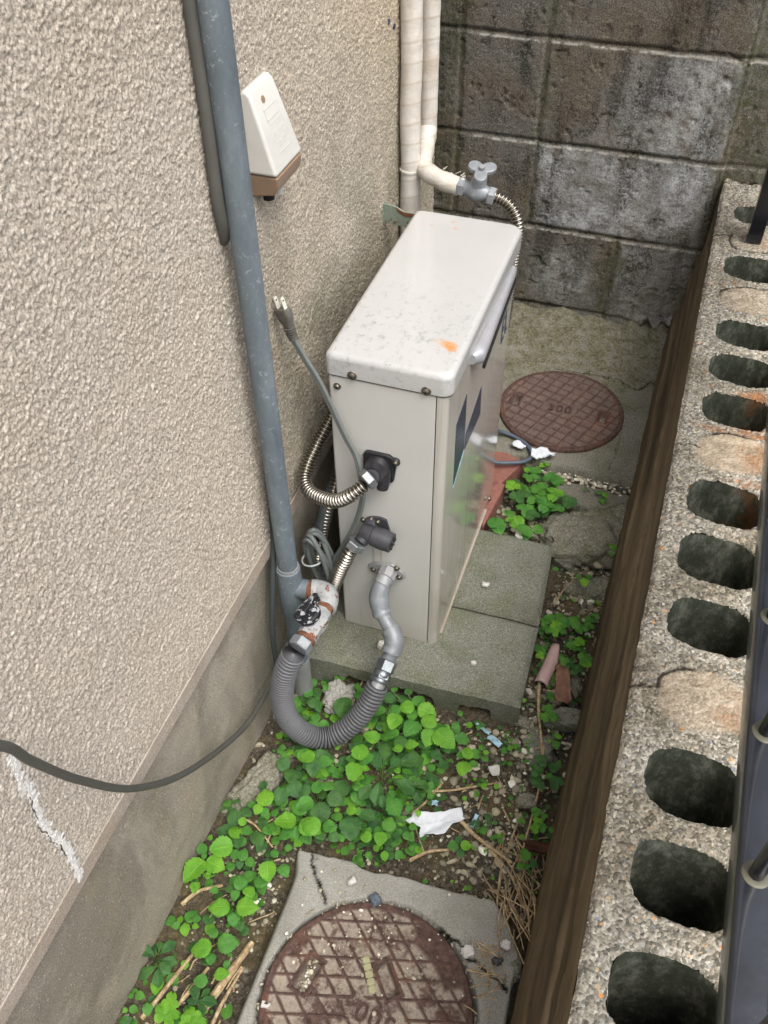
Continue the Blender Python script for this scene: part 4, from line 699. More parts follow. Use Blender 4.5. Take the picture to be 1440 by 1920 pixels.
# ------------------------------------------------------------------ cords
P, s = spline([(-.40, .12, 1.02), (-.405, .18, .93), (-.408, .245, .828), (-.422, .272, .748), (-.440, .318, .620), (-.458, .390, .458), (-.468, .493, .309), (-.478, .646, .165), (-.484, .745, .122), (-.487, .815, .118), (-.484, .87, .15), (-.476, .915, .19), (-.468, .94, .21)], .006)
tag(MB().tube(P, .0045, 12).build('power_cord', M['cord2'], loc=(-.46, .39, .3)), 'long grey cord sagging across the stucco and cement base from the left', 'cord')
P, s = spline([(-.487, .868, .56), (-.488, .866, .48), (-.489, .858, .41), (-.487, .842, .36), (-.4865, .826, .31), (-.487, .806, .223), (-.486, .800, .160), (-.483, .800, .128), (-.482, .82, .12), (-.478, .86, .14), (-.472, .91, .19)], .005)
tag(MB().tube(P, .0048, 12).build('power_cord', M['dcord'], loc=(-.48, .83, .25)), 'dark cord running down the cement base just left of the riser', 'cord')
pc = thing('plug_cord', (-.42, .95, .5), 'grey two-pin plug on its cord leaning up across the heater', 'power cord')
P, s = spline([(-.4705, .950, .738), (-.466, .950, .719), (-.452, .952, .686), (-.433, .955, .644), (-.414, .957, .590), (-.398, .957, .548), (-.383, .955, .517), (-.374, .950, .480), (-.372, .948, .440), (-.379, .948, .400), (-.394, .948, .350), (-.410, .948, .312), (-.432, .948, .262), (-.452, .948, .225), (-.470, .95, .20)], .005)
b = MB(); 
for off in (-.0020, .0020): b.tube([(p[0]+off*.9, p[1]-off*.2, p[2]+off*.55) for p in P], .0034, 10)
b.build('flat_cord', M['cord'], pc)
A = (Vector((-.477, .950, .761))-Vector((-.466, .950, .719))).normalized(); O = Vector((-.466, .950, .719)); side_ = Vector((.93, -.25, .33)); side_ = (side_-A*side_.dot(A)).normalized(); nr_ = A.cross(side_)
b = MB()
for k in range(6): b.lathe(O+A*(-.002+k*.0037), A, [(0, .0062+.0004*k), (.0018, .0066+.0004*k), (.0021, .0046), (.0035, .0046)], 12)
b.build('strain_relief', M['plug'], pc); secs = [(.019, .0060, .0056), (.024, .0075, .0066), (.031, .0105, .0075), (.038, .0118, .0078), (.044, .0122, .0076), (.0475, .0115, .0066)]; vs_ = []; K = 20
for h, a_, b_ in secs:
    for k in range(K): q = 2*math.pi*k/K; cx_ = abs(math.cos(q))**.6*math.copysign(1, math.cos(q)); sx_ = abs(math.sin(q))**.6*math.copysign(1, math.sin(q)); vs_.append(O+A*h+side_*cx_*a_+nr_*sx_*b_)
b = MB(); b.add(vs_, [(i*K+k, i*K+(k+1) % K, (i+1)*K+(k+1) % K, (i+1)*K+k) for i in range(len(secs)-1) for k in range(K)]+[tuple(range(K))[::-1], tuple((len(secs)-1)*K+k for k in range(K))]).build('plug_body', M['plug'], pc, auto=50)
for s_ in (-.0062, .0062):
    b = MB(); b.prism([(-.0032, 0), (.0032, 0), (.0032, .0155), (.0022, .0178), (-.0022, .0178), (-.0032, .0155)], lambda u, v, h: O+A*(.047+v)+nr_*u*.95+side_*(s_+h), -.0008, .0008); pb = b.build('blade', M['brass'], pc, smooth=False)
    MB().lathe(O+A*(.047+.013)+side_*(s_+.00081), side_, [(0, .0013), (.0002, .0013)], 10).build('blade_hole', M['dark'], pb)
    MB().lathe(O+A*(.047+.013)+side_*(s_-.00081), -side_, [(0, .0013), (.0002, .0013)], 10).build('blade_hole', M['dark'], pb)
cc = thing('cord_coil', (-.46, .945, .25), 'grey cord coiled and tied behind the valve against the cement base', 'coiled cord'); random.seed(21)
for k in range(5):
    pts = []; ox, oy, oz = random.uniform(-.003, .004), random.uniform(-.014, .012), random.uniform(-.008, .010); hh = random.uniform(.060, .078); ww = random.uniform(.014, .022)
    for i in range(17): q = 2*math.pi*i/16; pts.append((-.452+ox-.02*math.sin(q)*.5+ww*math.cos(q), .943+oy+.010*math.cos(q+k), .262+oz+hh*math.sin(q)))
    MB().tube(spline(pts, .005)[0], .0042, 10).build('cord_loop', M['cord'], cc)
MB().tube([(-.462+.020*math.cos(q), .936+.020*math.sin(q), .275+.006*math.cos(q)) for q in np.linspace(0, 6.28, 20)], .0016, 8).build('cable_tie', M['tie'], cc)
P, s = spline([(-.292+.0, 1.56, .10), (-.27, 1.578, .078), (-.245, 1.577, .074), (-.210, 1.560, .072), (-.192, 1.528, .074), (-.200, 1.500, .078), (-.228, 1.483, .080), (-.265, 1.472, .082), (-.283, 1.485, .09), (-.297, 1.53, .11)], .005)
tag(MB().tube(P, .0044, 10).build('cable_loop', M['bcord'], loc=(-.24, 1.5, .075)), 'loop of thin blue-grey cable lying on the red brick behind the heater', 'cable')
# ------------------------------------------------------------------ outdoor outlet cover
oc = thing('outlet_cover', (-.48, .965, 1.0), 'white sloping outdoor socket cover with a tan base fixed to the stucco', 'socket cover')
prof2 = [(-.497, 1.052), (-.489, 1.056), (-.482, 1.050), (-.466, 1.000), (-.4545, .962), (-.497, .962)]
def shell(y0, y1, y0t, y1t, pf, zt0, zt1):
    vs_ = []; 
    for (x, z) in pf: f = (z-zt0)/(zt1-zt0); vs_.append((x, y0+(y0t-y0)*f, z))
    for (x, z) in pf: f = (z-zt0)/(zt1-zt0); vs_.append((x, y1+(y1t-y1)*f, z))
    n = len(pf); return vs_, [tuple(range(n)), tuple(range(n, 2*n))[::-1]]+[(i, (i+1) % n, n+(i+1) % n, n+i) for i in range(n)]
MB().add(*shell(.926, 1.004, .934, .998, prof2, .962, 1.056)).build('hood', M['ivory'], oc, bevel=.006, bseg=4)
MB().add(*shell(.932, 1.001, .928, 1.004, [(-.497, .961), (-.4552, .961), (-.4575, .945), (-.464, .936), (-.497, .930)], .930, .962)).build('base', M['brown'], oc, bevel=.003, bseg=3)
fd = Vector((.0275, 0, -.088)).normalized(); fn_ = Vector((.088, 0, .0275)).normalized(); fo = Vector((-.482, 0, 1.050)); random.seed(9); eg = MB()
def em(y, t0, w_, h): o0 = fo+Vector((0, y, 0))+fd*t0+fn_*.0001; eg.add([o0+Vector((0, dy, 0))+fd*dt+fn_*dh for dh in (-.001, .0006) for dy, dt in ((0, 0), (w_, 0), (w_, h), (0, h))], [(0, 1, 2, 3), (4, 5, 6, 7), (0, 1, 5, 4), (1, 2, 6, 5), (2, 3, 7, 6), (3, 0, 4, 7)])
for y, t0, w_, h in ((.950, .022, .034, .0008), (.950, .034, .034, .0008), (.950, .022, .0008, .05), (.984, .022, .0008, .05), (.950, .072, .034, .0008)): em(y, t0, w_, h)
for i in range(3):
    for j in range(5): em(.954+j*.006, .039+i*.011, .004, .0006); em(.954+j*.006+random.uniform(0, .003), .039+i*.011, .0006, .006); em(.954+j*.006, .043+i*.011, .003, .0006)
eg.build('embossing', M['ivory'], oc, smooth=False)
MB().lathe(fo+Vector((0, .958, 0))+fd*.012+fn_*-.002, fn_, [(0, .0042), (.0026, .0042), (.0027, .0032)], 12).build('screw_recess', M['brown'], oc)
b = MB(); b.tube([(-.480, .950, .935), (-.480, .950, .922)], .0070, 14); b.build('cable_gland', M['dark'], oc); MB().tube([(-.478, .975, .935), (-.478, .975, .918)], .006, 12).build('cable_gland', M['ivory'], oc)
# ------------------------------------------------------------------ taped water pipes, bracket, stop valve
wp = thing('wrapped_pipe', (-.473, 1.425, .69), 'thick water pipe wrapped in aged white tape, the left and lower of the pair', 'pipe', 'tape-wrapped water pipes')
zs = np.arange(.30, 3.3, .012); MB().tube([(-.472+.0008*math.sin(z*37), 1.497+.001*math.sin(z*21), z) for z in zs if z < .672 or z > -1], [.0178*(1+.012*math.sin(z*70)*math.sin(z*23)) for z in zs], 26).build('tape', M['wrap'], wp)
MB().tube([(-.472, 1.497, .708), (-.472, 1.497, .7115)], .0192, 26).build('tape_band', M['wrap'], wp)
w2 = thing('wrapped_pipe', (-.47, 1.49, .8), 'taped water pipe beside it that turns out towards the stop valve', 'pipe', 'tape-wrapped water pipes')
P, s = spline([(-.472, 1.604, 3.3), (-.472, 1.604, 1.6), (-.472, 1.603, .80), (-.470, 1.595, .742), (-.463, 1.555, .716), (-.448, 1.500, .7135), (-.410, 1.470, .7125), (-.371, 1.459, .710)], .01)
MB().tube(P, [.0160*(1+.05*math.sin(a*150)*(1 if a > s[-1]-.14 else .3)) for a in s], 24).build('tape', M['wrap'], w2)
tp = MB(); random.seed(31)
for k in range(12):
    x = random.uniform(-.420, -.364); q = random.uniform(.2, 2.6); c0 = Vector((x, 1.482-.35*(x+.43)+.0158*math.cos(q)*-1, .713+.0158*math.sin(q)-.04*(x+.43))); n_ = Vector((0, -math.cos(q), math.sin(q))); e_ = Vector((random.uniform(.3, 1), .2, random.uniform(-.3, .4))).normalized(); f_ = n_.cross(e_); a = random.uniform(.004, .010)
    p0, p1, p2, p3 = c0, c0+e_*a, c0+e_*a*.9+f_*a*.5+n_*random.uniform(.001, .003), c0+f_*a*.6; t_ = n_*.0005; tp.add([p0, p1, p2, p3, p0+t_, p1+t_, p2+t_, p3+t_], [(0, 1, 2, 3), (4, 5, 6, 7), (0, 1, 5, 4), (1, 2, 6, 5), (2, 3, 7, 6), (3, 0, 4, 7)])
tp.build('torn_tape', M['wrap'], w2, smooth=False)
br = thing('wall_bracket', (-.49, 1.415, .65), 'grey-green slotted steel bracket with rust holding the heater to the stucco', 'bracket')
MB().box((-.4945, 1.410, .649), (-.4905, 1.4125, .688)).box((-.4945, 1.400, .652), (-.4915, 1.418, .684)).build('wall_flange', M['brk'], br, bevel=.001)
MB().prism([(-.493, .650), (-.415, .648), (-.415, .660), (-.440, .660), (-.440, .664), (-.415, .664), (-.415, .676), (-.455, .677), (-.470, .684), (-.493, .686)], lambda u, v, h: (u, h, v), 1.4085, 1.4055).build('arm', M['brk'], br, smooth=False)
MB().prism([(-.468, .6835), (-.455, .676), (-.425, .676), (-.425, .671), (-.452, .6685), (-.462, .674)], lambda u, v, h: (u, h, v), 1.4056, 1.4046).build('rust_patch', M['rust'], br, smooth=False)
sv = thing('stop_valve', (-.32, 1.415, .72), 'zinc stop valve with a three-lobed handle behind the heater', 'valve')
hexnut(MB(), (-.364, 1.4185, .7315), (1, -.04, -.08), .0165, .013).build('nut', M['fit'], sv)
b = MB(); b.lathe((-.352, 1.418, .7303), (1, -.04, -.10), [(0, .0125), (.006, .0130), (.014, .0175), (.028, .0178), (.038, .0125), (.044, .0120)], 22); b.tube([(-.330, 1.417, .730), (-.327, 1.416, .746), (-.325, 1.416, .758)], [.0150, .0135, .0110], 16); b.build('body', M['fit'], sv)
hexnut(MB(), (-.309, 1.416, .7245), (1, -.04, -.12), .0160, .012).build('nut', M['fit'], sv)
O = Vector((-.324, 1.416, .762)); A = Vector((.08, -.30, .95)).normalized(); u_ = Vector((1, 0, -.1)); u_ = (u_-A*u_.dot(A)).normalized(); w_ = A.cross(u_); pl = []
for k in range(48): q = 2*math.pi*k/48; r_ = .0135+.0130*max(0, math.cos(1.5*(q-R(30))))**2 if False else .0115+.0150*abs(math.cos(1.5*(q-R(38))))**1.25; pl.append((r_*math.cos(q), r_*math.sin(q)))
b = MB(); b.prism(pl, lambda a, b_, h: O+u_*a+w_*b_+A*h, 0, .0085); b.lathe(O-A*.008, A, [(0, .008), (.009, .009)], 16); b.build('handle', M['fit'], sv, bevel=.0035, bseg=3)
hexnut(MB(), O+A*.009, A, .0055, .005).build('handle_bolt', M['worn'], sv)
f4 = thing('flexible_pipe', (-.27, 1.41, .69), 'short ribbed pipe curving from the stop valve down behind the heater', 'pipe', 'stainless flexible water pipes')
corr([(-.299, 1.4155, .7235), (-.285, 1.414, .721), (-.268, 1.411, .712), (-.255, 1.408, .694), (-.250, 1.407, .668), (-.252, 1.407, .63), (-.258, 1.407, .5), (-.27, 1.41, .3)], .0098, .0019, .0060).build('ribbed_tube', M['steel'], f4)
for o_ in (sv, f4): o_.location += Vector((-.0095, .041, -.0205))
# ------------------------------------------------------------------ the black fence on the wall
fe = thing('steel_fence', (.184, .5, .665), 'black steel fence rail with round balusters above the hollow-block wall', 'fence')
MB().prism(rrect(.1690, .6635, .2000, .7000, [.004, .004, .004, .004], 5), lambda u, v, h: (u, h, v), -1.2, 2.02).build('bottom_rail', M['railp'], fe)
for y in (-.30, -.16, -.02, .116, .254, .394, .535, .676, .817, .958, 1.10, 1.24, 1.38, 1.52, 1.66, 1.80):
    fb = MB().tube([(.1845, y, .690), (.1845, y, 1.9)], .0068, 18).build('baluster', M['navy'], fe); MB().lathe((.1845, y, .6995), (0, 0, 1), [(0, .0125), (.0012, .0122), (.0020, .0105), (.0020, .0066)], 28).build('collar_ring', M['ring'], fb)
MB().box((.138, 1.832, ZT+.004), (.167, 1.866, 2.0)).build('post', M['navy'], fe, bevel=.0015)
MB().box((.160, 1.840, .670), (.172, 1.858, .695)).build('rail_lug', M['navy'], fe, bevel=.001)
MB().prism(rrect(.1690, 1.88, .2000, 1.915, [.004]*4, 5), lambda u, v, h: (u, h, v), -1.2, 2.02).build('top_rail', M['railp'], fe)
# ------------------------------------------------------------------ litter
def sheet(name, pts, z, th, mt, label, cat, bend=0, n=9, seed=1, holes=None, curl=.004):
    import bmesh
    P = np.array(pts); cx, cy = P.mean(0); vs_ = []; fs_ = []; k = len(P)
    for r_ in range(1, n+1):
        for i, p in enumerate(P): f = r_/n; x = cx+(p[0]-cx)*f; y = cy+(p[1]-cy)*f; vs_.append((x, y, z+bend*((x-cx)**2)*-1+(float(fbm(np.array([x*60.]), np.array([y*60.]), 3, seed)[0])-.5)*curl*2+curl*f*f*.5))
    vs_.append((cx, cy, z)); c = len(vs_)-1; fs_ = [(c, i, (i+1) % k) for i in range(k)]+[((r_-1)*k+i, r_*k+i, r_*k+(i+1) % k, (r_-1)*k+(i+1) % k) for r_ in range(1, n) for i in range(k)]
    b = MB(); b.add(vs_, fs_); o = b.build(name, M[mt], smooth=True, loc=(cx, cy, z)); s_ = o.modifiers.new('thickness', 'SOLIDIFY'); s_.thickness = th; return tag(o, label, cat)
def ragged(pts, k, seed, amp):
    rs = random.Random(seed); out = []
    for (a, b) in zip(pts, pts[1:]+pts[:1]):
        for i in range(k): f = i/k; out.append((a[0]+(b[0]-a[0])*f+rs.uniform(-amp, amp), a[1]+(b[1]-a[1])*f+rs.uniform(-amp, amp)))
    return out
sheet('paper_scrap', ragged([(-.203, .655), (-.190, .676), (-.160, .683), (-.135, .700), (-.122, .706), (-.113, .690), (-.128, .672), (-.138, .650), (-.160, .645), (-.172, .632), (-.178, .650)], 4, 3, .0022), .012, .0004, 'paper', 'torn white sheet of wet paper on the soil behind the manhole collar', 'paper', curl=.007)
sheet('paper_scrap', ragged([(-.195, 1.532), (-.165, 1.548), (-.138, 1.540), (-.150, 1.528), (-.168, 1.520), (-.185, 1.512)], 4, 5, .003), .078, .0006, 'paper', 'crumpled white paper between the red brick and the far manhole', 'paper', curl=.014)
sheet('paper_scrap', ragged([(-.247, 1.548), (-.225, 1.556), (-.208, 1.548), (-.222, 1.535)], 4, 6, .003), .074, .0006, 'paper', 'small crumpled white paper inside the blue-grey cable loop', 'paper', curl=.012)
for i, (x, y, w_, h_, a, lb) in enumerate(((-.125, .862, .030, .007, -20, 'longer strip of blue and white wrapper near the notched slab'), (-.100, .845, .026, .011, -25, 'crinkled blue wrapper scrap beside the bright leaves'), (-.166, .700, .011, .009, 5, 'pale blue flake on the soil above the white paper'), (-.095, .690, .006, .024, -5, 'narrow blue-grey splinter right of the white paper'))):
    c_, s_ = math.cos(R(a)), math.sin(R(a)); sheet('wrapper_scrap', ragged([(x+u*c_-v*s_, y+u*s_+v*c_) for u, v in ((-w_/2, -h_/2), (w_/2, -h_/2), (w_/2, h_/2), (-w_/2, h_/2))], 4, 40+i, .0014), .012, .0005, 'scrap', lb, 'wrapper scrap', curl=.005)
sheet('dead_leaf', ragged([(-.030, 1.030), (-.015, 1.050), (-.005, 1.030), (.005, 1.000), (.012, .965), (.008, .957), (-.010, .952), (-.018, .960), (-.020, .990)], 4, 8, .0014), .022, .0006, 'dleaf', 'curled brown dead leaf lying against the pink pipe shard', 'dead leaf', bend=14, curl=.007)
sheet('plastic_flake', ragged([(-.098, .790), (-.080, .803), (-.076, .782), (-.086, .776)], 2, 8, .001), .016, .0012, 'ivory', 'little cream flake on the gravel below the slab corner', 'flake')
ps = MB(); vs_ = []; K = 12; A0 = Vector((-.0345, 1.078, .015)); A1 = Vector((-.048, .988, .012)); ax = (A1-A0).normalized(); sd_ = ax.cross(Vector((0, 0, 1))).normalized()
for i in range(12):
    f = i/11; c0 = A0.lerp(A1, f); r_ = .0135
    a0 = -78 if f > .25 else -78+0*f; 
    for k in range(K): a = R(-80+160*k/(K-1)*(1 if f > .35 else .55+f)); vs_.append(c0+sd_*math.sin(a)*-r_+Vector((0, 0, 1))*math.cos(a)*r_-Vector((0, 0, .004)))
o = ps.add(vs_, [(i*K+k, i*K+k+1, (i+1)*K+k+1, (i+1)*K+k) for i in range(11) for k in range(K-1)]).build('pipe_shard', M['pink'], loc=tuple(A1)); s_ = o.modifiers.new('thickness', 'SOLIDIFY'); s_.thickness = .0018
tag(o, 'half-round shard of pale pink plastic pipe beside the slab', 'pipe shard')
rk = rock('roof_tile_shard', (.012, .935, .0), (.045, .0150, .016), 22, 47, 'long curved grey-green shard lying across to the low wall', 'slab', 'tile shard')
rock('rotten_wood', (.030, .688, .0), (.034, .0075, .008), 8, 43, 'dark red rotten stick poking out from under the low wall', 'wood', 'wood')
b = MB(); A0 = Vector((-.190, .423, .046)); A1 = Vector((-.163, .380, .046)); n_ = 5
for i in range(n_): p = A0.lerp(A1, (i+.5)/n_); e_ = (A1-A0).normalized(); f_ = Vector((-e_.y, e_.x, 0)); b.add([p+e_*a+f_*c_+Vector((0, 0, h)) for h in (0, .0022) for a, c_ in ((-.0042, -.0055), (.0042, -.0055), (.0042, .0055), (-.0042, .0055))], [(0, 1, 2, 3), (4, 5, 6, 7), (0, 1, 5, 4), (1, 2, 6, 5), (2, 3, 7, 6), (3, 0, 4, 7)])
b.add([A0+f_*c_+e_*a+Vector((0, 0, h)) for h in (0, .001) for a, c_ in ((-.001, -.003), (.052, -.003), (.052, .003), (-.001, .003))], [(0, 1, 2, 3), (4, 5, 6, 7), (0, 1, 5, 4), (1, 2, 6, 5), (2, 3, 7, 6), (3, 0, 4, 7)])
tag(b.build('plastic_strip', M['amber'], smooth=True, bevel=.0008, loc=tuple(A0)), 'segmented yellowed plastic strip lying on the near manhole cover', 'plastic strip')
tag(MB().prism([(0, 0), (.010, .002), (.013, .008), (.009, .010), (.008, .006), (.003, .006), (.004, .010), (-.001, .009)], lambda u, v, h: (-.308+u, .312+v, h), .040, .047).build('plastic_clip', M['ivory'], smooth=False, bevel=.001, loc=(-.303, .316, .04)), 'small white plastic clip on the left rim of the near manhole', 'clip')
tag(MB().tube([(-.470, .683, .014), (-.458, .668, .017), (-.445, .653, .014)], [.0006, .0019, .0008], 6).build('splinter', M['paper'], loc=(-.458, .668, .015)), 'thin white splinter standing out among weeds by the house foot', 'splinter')
def stalk(a, b, r_, label, bow=.01, z0=None):
    a = Vector((a[0], a[1], gz(*a)+.008 if z0 is None else z0)); b = Vector((b[0], b[1], gz(*b)+.010 if z0 is None else z0)); n_ = (b-a).cross(Vector((0, 0, 1))).normalized(); mid = (a+b)/2+n_*bow+Vector((0, 0, .005)); P, s = spline([a, a.lerp(mid, .55)+n_*bow*.3, mid, b], .006); rs = random.Random(int(a.x*1e4)); tag(MB().tube(P, [r_*(1-.35*i/len(P))*rs.uniform(.88, 1.12) for i in range(len(P))], 7).build('dry_stalk', M['straw'], loc=tuple(a)), label, 'dry stalk')
for a, b, r_, bow, lb in (((-.118, .688), (-.020, .645), .0036, .006, 'thick grey-brown stalk running right from the white paper'), ((-.178, .598), (-.118, .636), .0032, -.004, 'short pale stalk pointing at the white paper from the collar'), ((-.052, 1.000), (-.014, .850), .0034, .004, 'long upright-looking stalk lying past the mossy stone beside the slab'), ((-.016, .868), (-.009, .660), .0022, -.006, 'thin pale stalk continuing the long one down the gravel'), ((-.190, .722), (-.075, .772), .0024, .006, 'pale stalk crossing the gravel below the bright leaves'), ((-.200, .675), (-.165, .745), .0022, .004, 'forked pale stalk left of the blue flake'), ((-.490, .412), (-.445, .462), .0034, -.006, 'pale stalk pointing to the cement base among the left weeds'), ((-.470, .250), (-.440, .358), .0038, .002, 'long stalk beside the dark rosette at the lower left'), ((-.430, .285), (-.412, .345), .0034, .002, 'straw-coloured stalk right of the long lower-left one'), ((-.395, .290), (-.366, .400), .0066, .002, 'thick split stalk leaning on the collar at the lower left'), ((-.372, .25), (-.362, .36), .0032, -.002, 'slim stalk alongside the thick split one on the collar'), ((-.472, .575), (-.395, .545), .0020, -.006, 'crooked thin root reaching the far corner of the collar'), ((-.062, 1.185), (-.028, 1.275), .0016, -.004, 'thin twig between slab and stones under the big lump'), ((-.368, .800), (-.365, .925), .0024, .002, 'tan stalk leaning up behind the ribbed hose'), ((-.06, .655), (.03, .575), .0026, -.008, 'bent stalk in the straw heap right of the collar'), ((-.035, .64), (-.010, .505), .0018, .004, 'straight straw lying down over the collar edge')): stalk(a, b, r_, lb, bow)
sw = MB(); rs = random.Random(17)
for i in range(140):
    if i < 65: x, y, a, L = rs.gauss(.005, .022), rs.gauss(.60, .045), rs.gauss(-65, 25), rs.uniform(.03, .10)
    elif i < 90: x, y, a, L = rs.gauss(-.02, .012), rs.gauss(.47, .03), rs.gauss(-20, 40), rs.uniform(.01, .04)
    elif i < 115: x, y, a, L = rs.uniform(-.46, -.36), rs.uniform(.22, .6), rs.gauss(70, 30), rs.uniform(.015, .05)
    else: x, y, a, L = rs.uniform(-.2, .03), rs.uniform(.6, 1.25), rs.uniform(0, 180), rs.uniform(.015, .05)
    if -.475 < x < -.07 and .87 < y < 1.3: continue
    dx, dy = math.cos(R(a))*L/2, math.sin(R(a))*L/2; z = (gz(x, y) if not (-.35 < x < .03 and y < .57) else .035)+rs.uniform(.004, .014); k_ = rs.uniform(-.2, .2)
    sw.tube([(x-dx, y-dy, z), (x+dy*k_, y-dx*k_, z+.002), (x+dx, y+dy, z-.001)], rs.uniform(.0005, .0015), 4)
tag(sw.build('straw', M['straw']), 'loose dry straw littering the soil and the right side of the collar', 'straw', kind='stuff')
# ------------------------------------------------------------------ weeds
def leafgeo(L, kind, rs):
    nv_, nu_ = (15, 7) if kind == 'A' else ((13, 7) if kind == 'C' else (9, 5)); vs_ = []; uv = []
    for i in range(nv_):
        t = i/(nv_-1)
        if kind == 'A': w_ = .46*math.sin(math.pi*min(1, t**.80))**.68*(1.06-.16*t); w_ *= 1+(.085 if i % 2 else -.07)*(0 < i < nv_-1)
        elif kind == 'C': w_ = (.10+.36*max(0, t-.15)**.7*(1-max(0, t-.62)**1.6*6.2)) if t > .12 else .05; w_ = max(.01, w_)*(1+(.12 if i % 2 else -.08)*(t < .85))
        elif kind == 'D': w_ = .52*math.sin(math.pi*min(1, t**.85*.93))**.8
        else: w_ = .43*math.sin(math.pi*min(1, t**.8*.97+.02))**.75
        w_ = max(w_, .008)
        for k in range(nu_):
            s_ = k/(nu_-1)*2-1; x = s_*w_; y = t
            if kind == 'A': y -= .05*abs(s_)**1.5*(1 if t < .2 else 0)+.0
            if kind == 'D' and t > .8: y -= (1-abs(s_))**2*.22*(t-.8)*5
            z = abs(s_)*.10*math.sin(math.pi*t)-.28*t*t*rs[0]-.10*s_*s_*rs[1]+.02*math.sin(t*17+s_*5)*abs(s_)
            vs_.append((x*L, y*L, z*L)); uv.append((s_, t))
    return vs_, [(i*nu_+k, i*nu_+k+1, (i+1)*nu_+k+1, (i+1)*nu_+k) for i in range(nv_-1) for k in range(nu_-1)], uv
def plant(kind, cx, cy, g, leaves, label, group=None, seed=0, name=None, gfix=None):
    rs = random.Random(seed); base = Vector((cx, cy, (gz(cx, cy) if gfix is None else gfix)-.003)); lf = MB(); st = MB(); UVs = []; tints = []
    for (x, y, h, L, ang, col) in leaves:
        subs = [(x, y, L, ang)]
        if kind == 'D':
            a0 = rs.uniform(0, 120); subs = [(x-math.cos(R(a0+120*j))*L*.02, y-math.sin(R(a0+120*j))*L*.02, L*.74, a0+120*j) for j in range(3)]
        T = rs.uniform(.05, 1)
        for (sx, sy, sl, sa) in subs:
            vs_, fs_, uv = leafgeo(sl, kind, (rs.uniform(.2, 1), rs.uniform(-.3, 1.2))); a = R(sa-90+rs.uniform(-7, 7)); tl = R(rs.uniform(-16, 10)); rl = R(rs.uniform(-16, 16))
            if kind == 'D': bx, by = sx, sy
            else: bx, by = sx-math.cos(R(sa))*sl/2, sy-math.sin(R(sa))*sl/2
            Mx = Matrix.Translation((bx, by, h)) @ Matrix.Rotation(a, 4, 'Z') @ Matrix.Rotation(-tl, 4, 'X') @ Matrix.Rotation(rl, 4, 'Y'); lf.cur = col; lf.add([Mx @ Vector(v) for v in vs_], fs_); UVs += uv; tints += [T*.6+rs.random()*.12]*len(vs_)
        bx, by = (x, y) if kind == 'D' else (x-math.cos(R(ang))*L/2, y-math.sin(R(ang))*L/2)
        e = Vector((bx, by, h)); m1 = base.lerp(e, .45); m1.z = base.z+.004+(h-base.z)*.25; st.tube([base, m1, base.lerp(e, .8)+Vector((0, 0, .003)), e], [.0011, .0009, .0008, .0006], 5)
    nm = name or {'A': 'serrated_weed', 'B': 'round_leaved_seedling', 'C': 'weed_rosette', 'D': 'clover_clump'}[kind]
    root = thing(nm, tuple(base), label, 'weed' if kind != 'D' else 'clover', group); o = lf.build('leaves', [M['l0'], M['l1'], M['l2']], root, auto=180); me = o.data
    uvl = me.uv_layers.new(name='UVMap'); li = np.zeros(len(me.loops), np.int32); me.loops.foreach_get('vertex_index', li); uvl.data.foreach_set('uv', np.array(UVs, np.float32)[li].ravel())
    at = me.attributes.new('tint', 'FLOAT', 'POINT'); at.data.foreach_set('value', np.array(tints, np.float32)); st.build('stems', M['stem'], root); return root
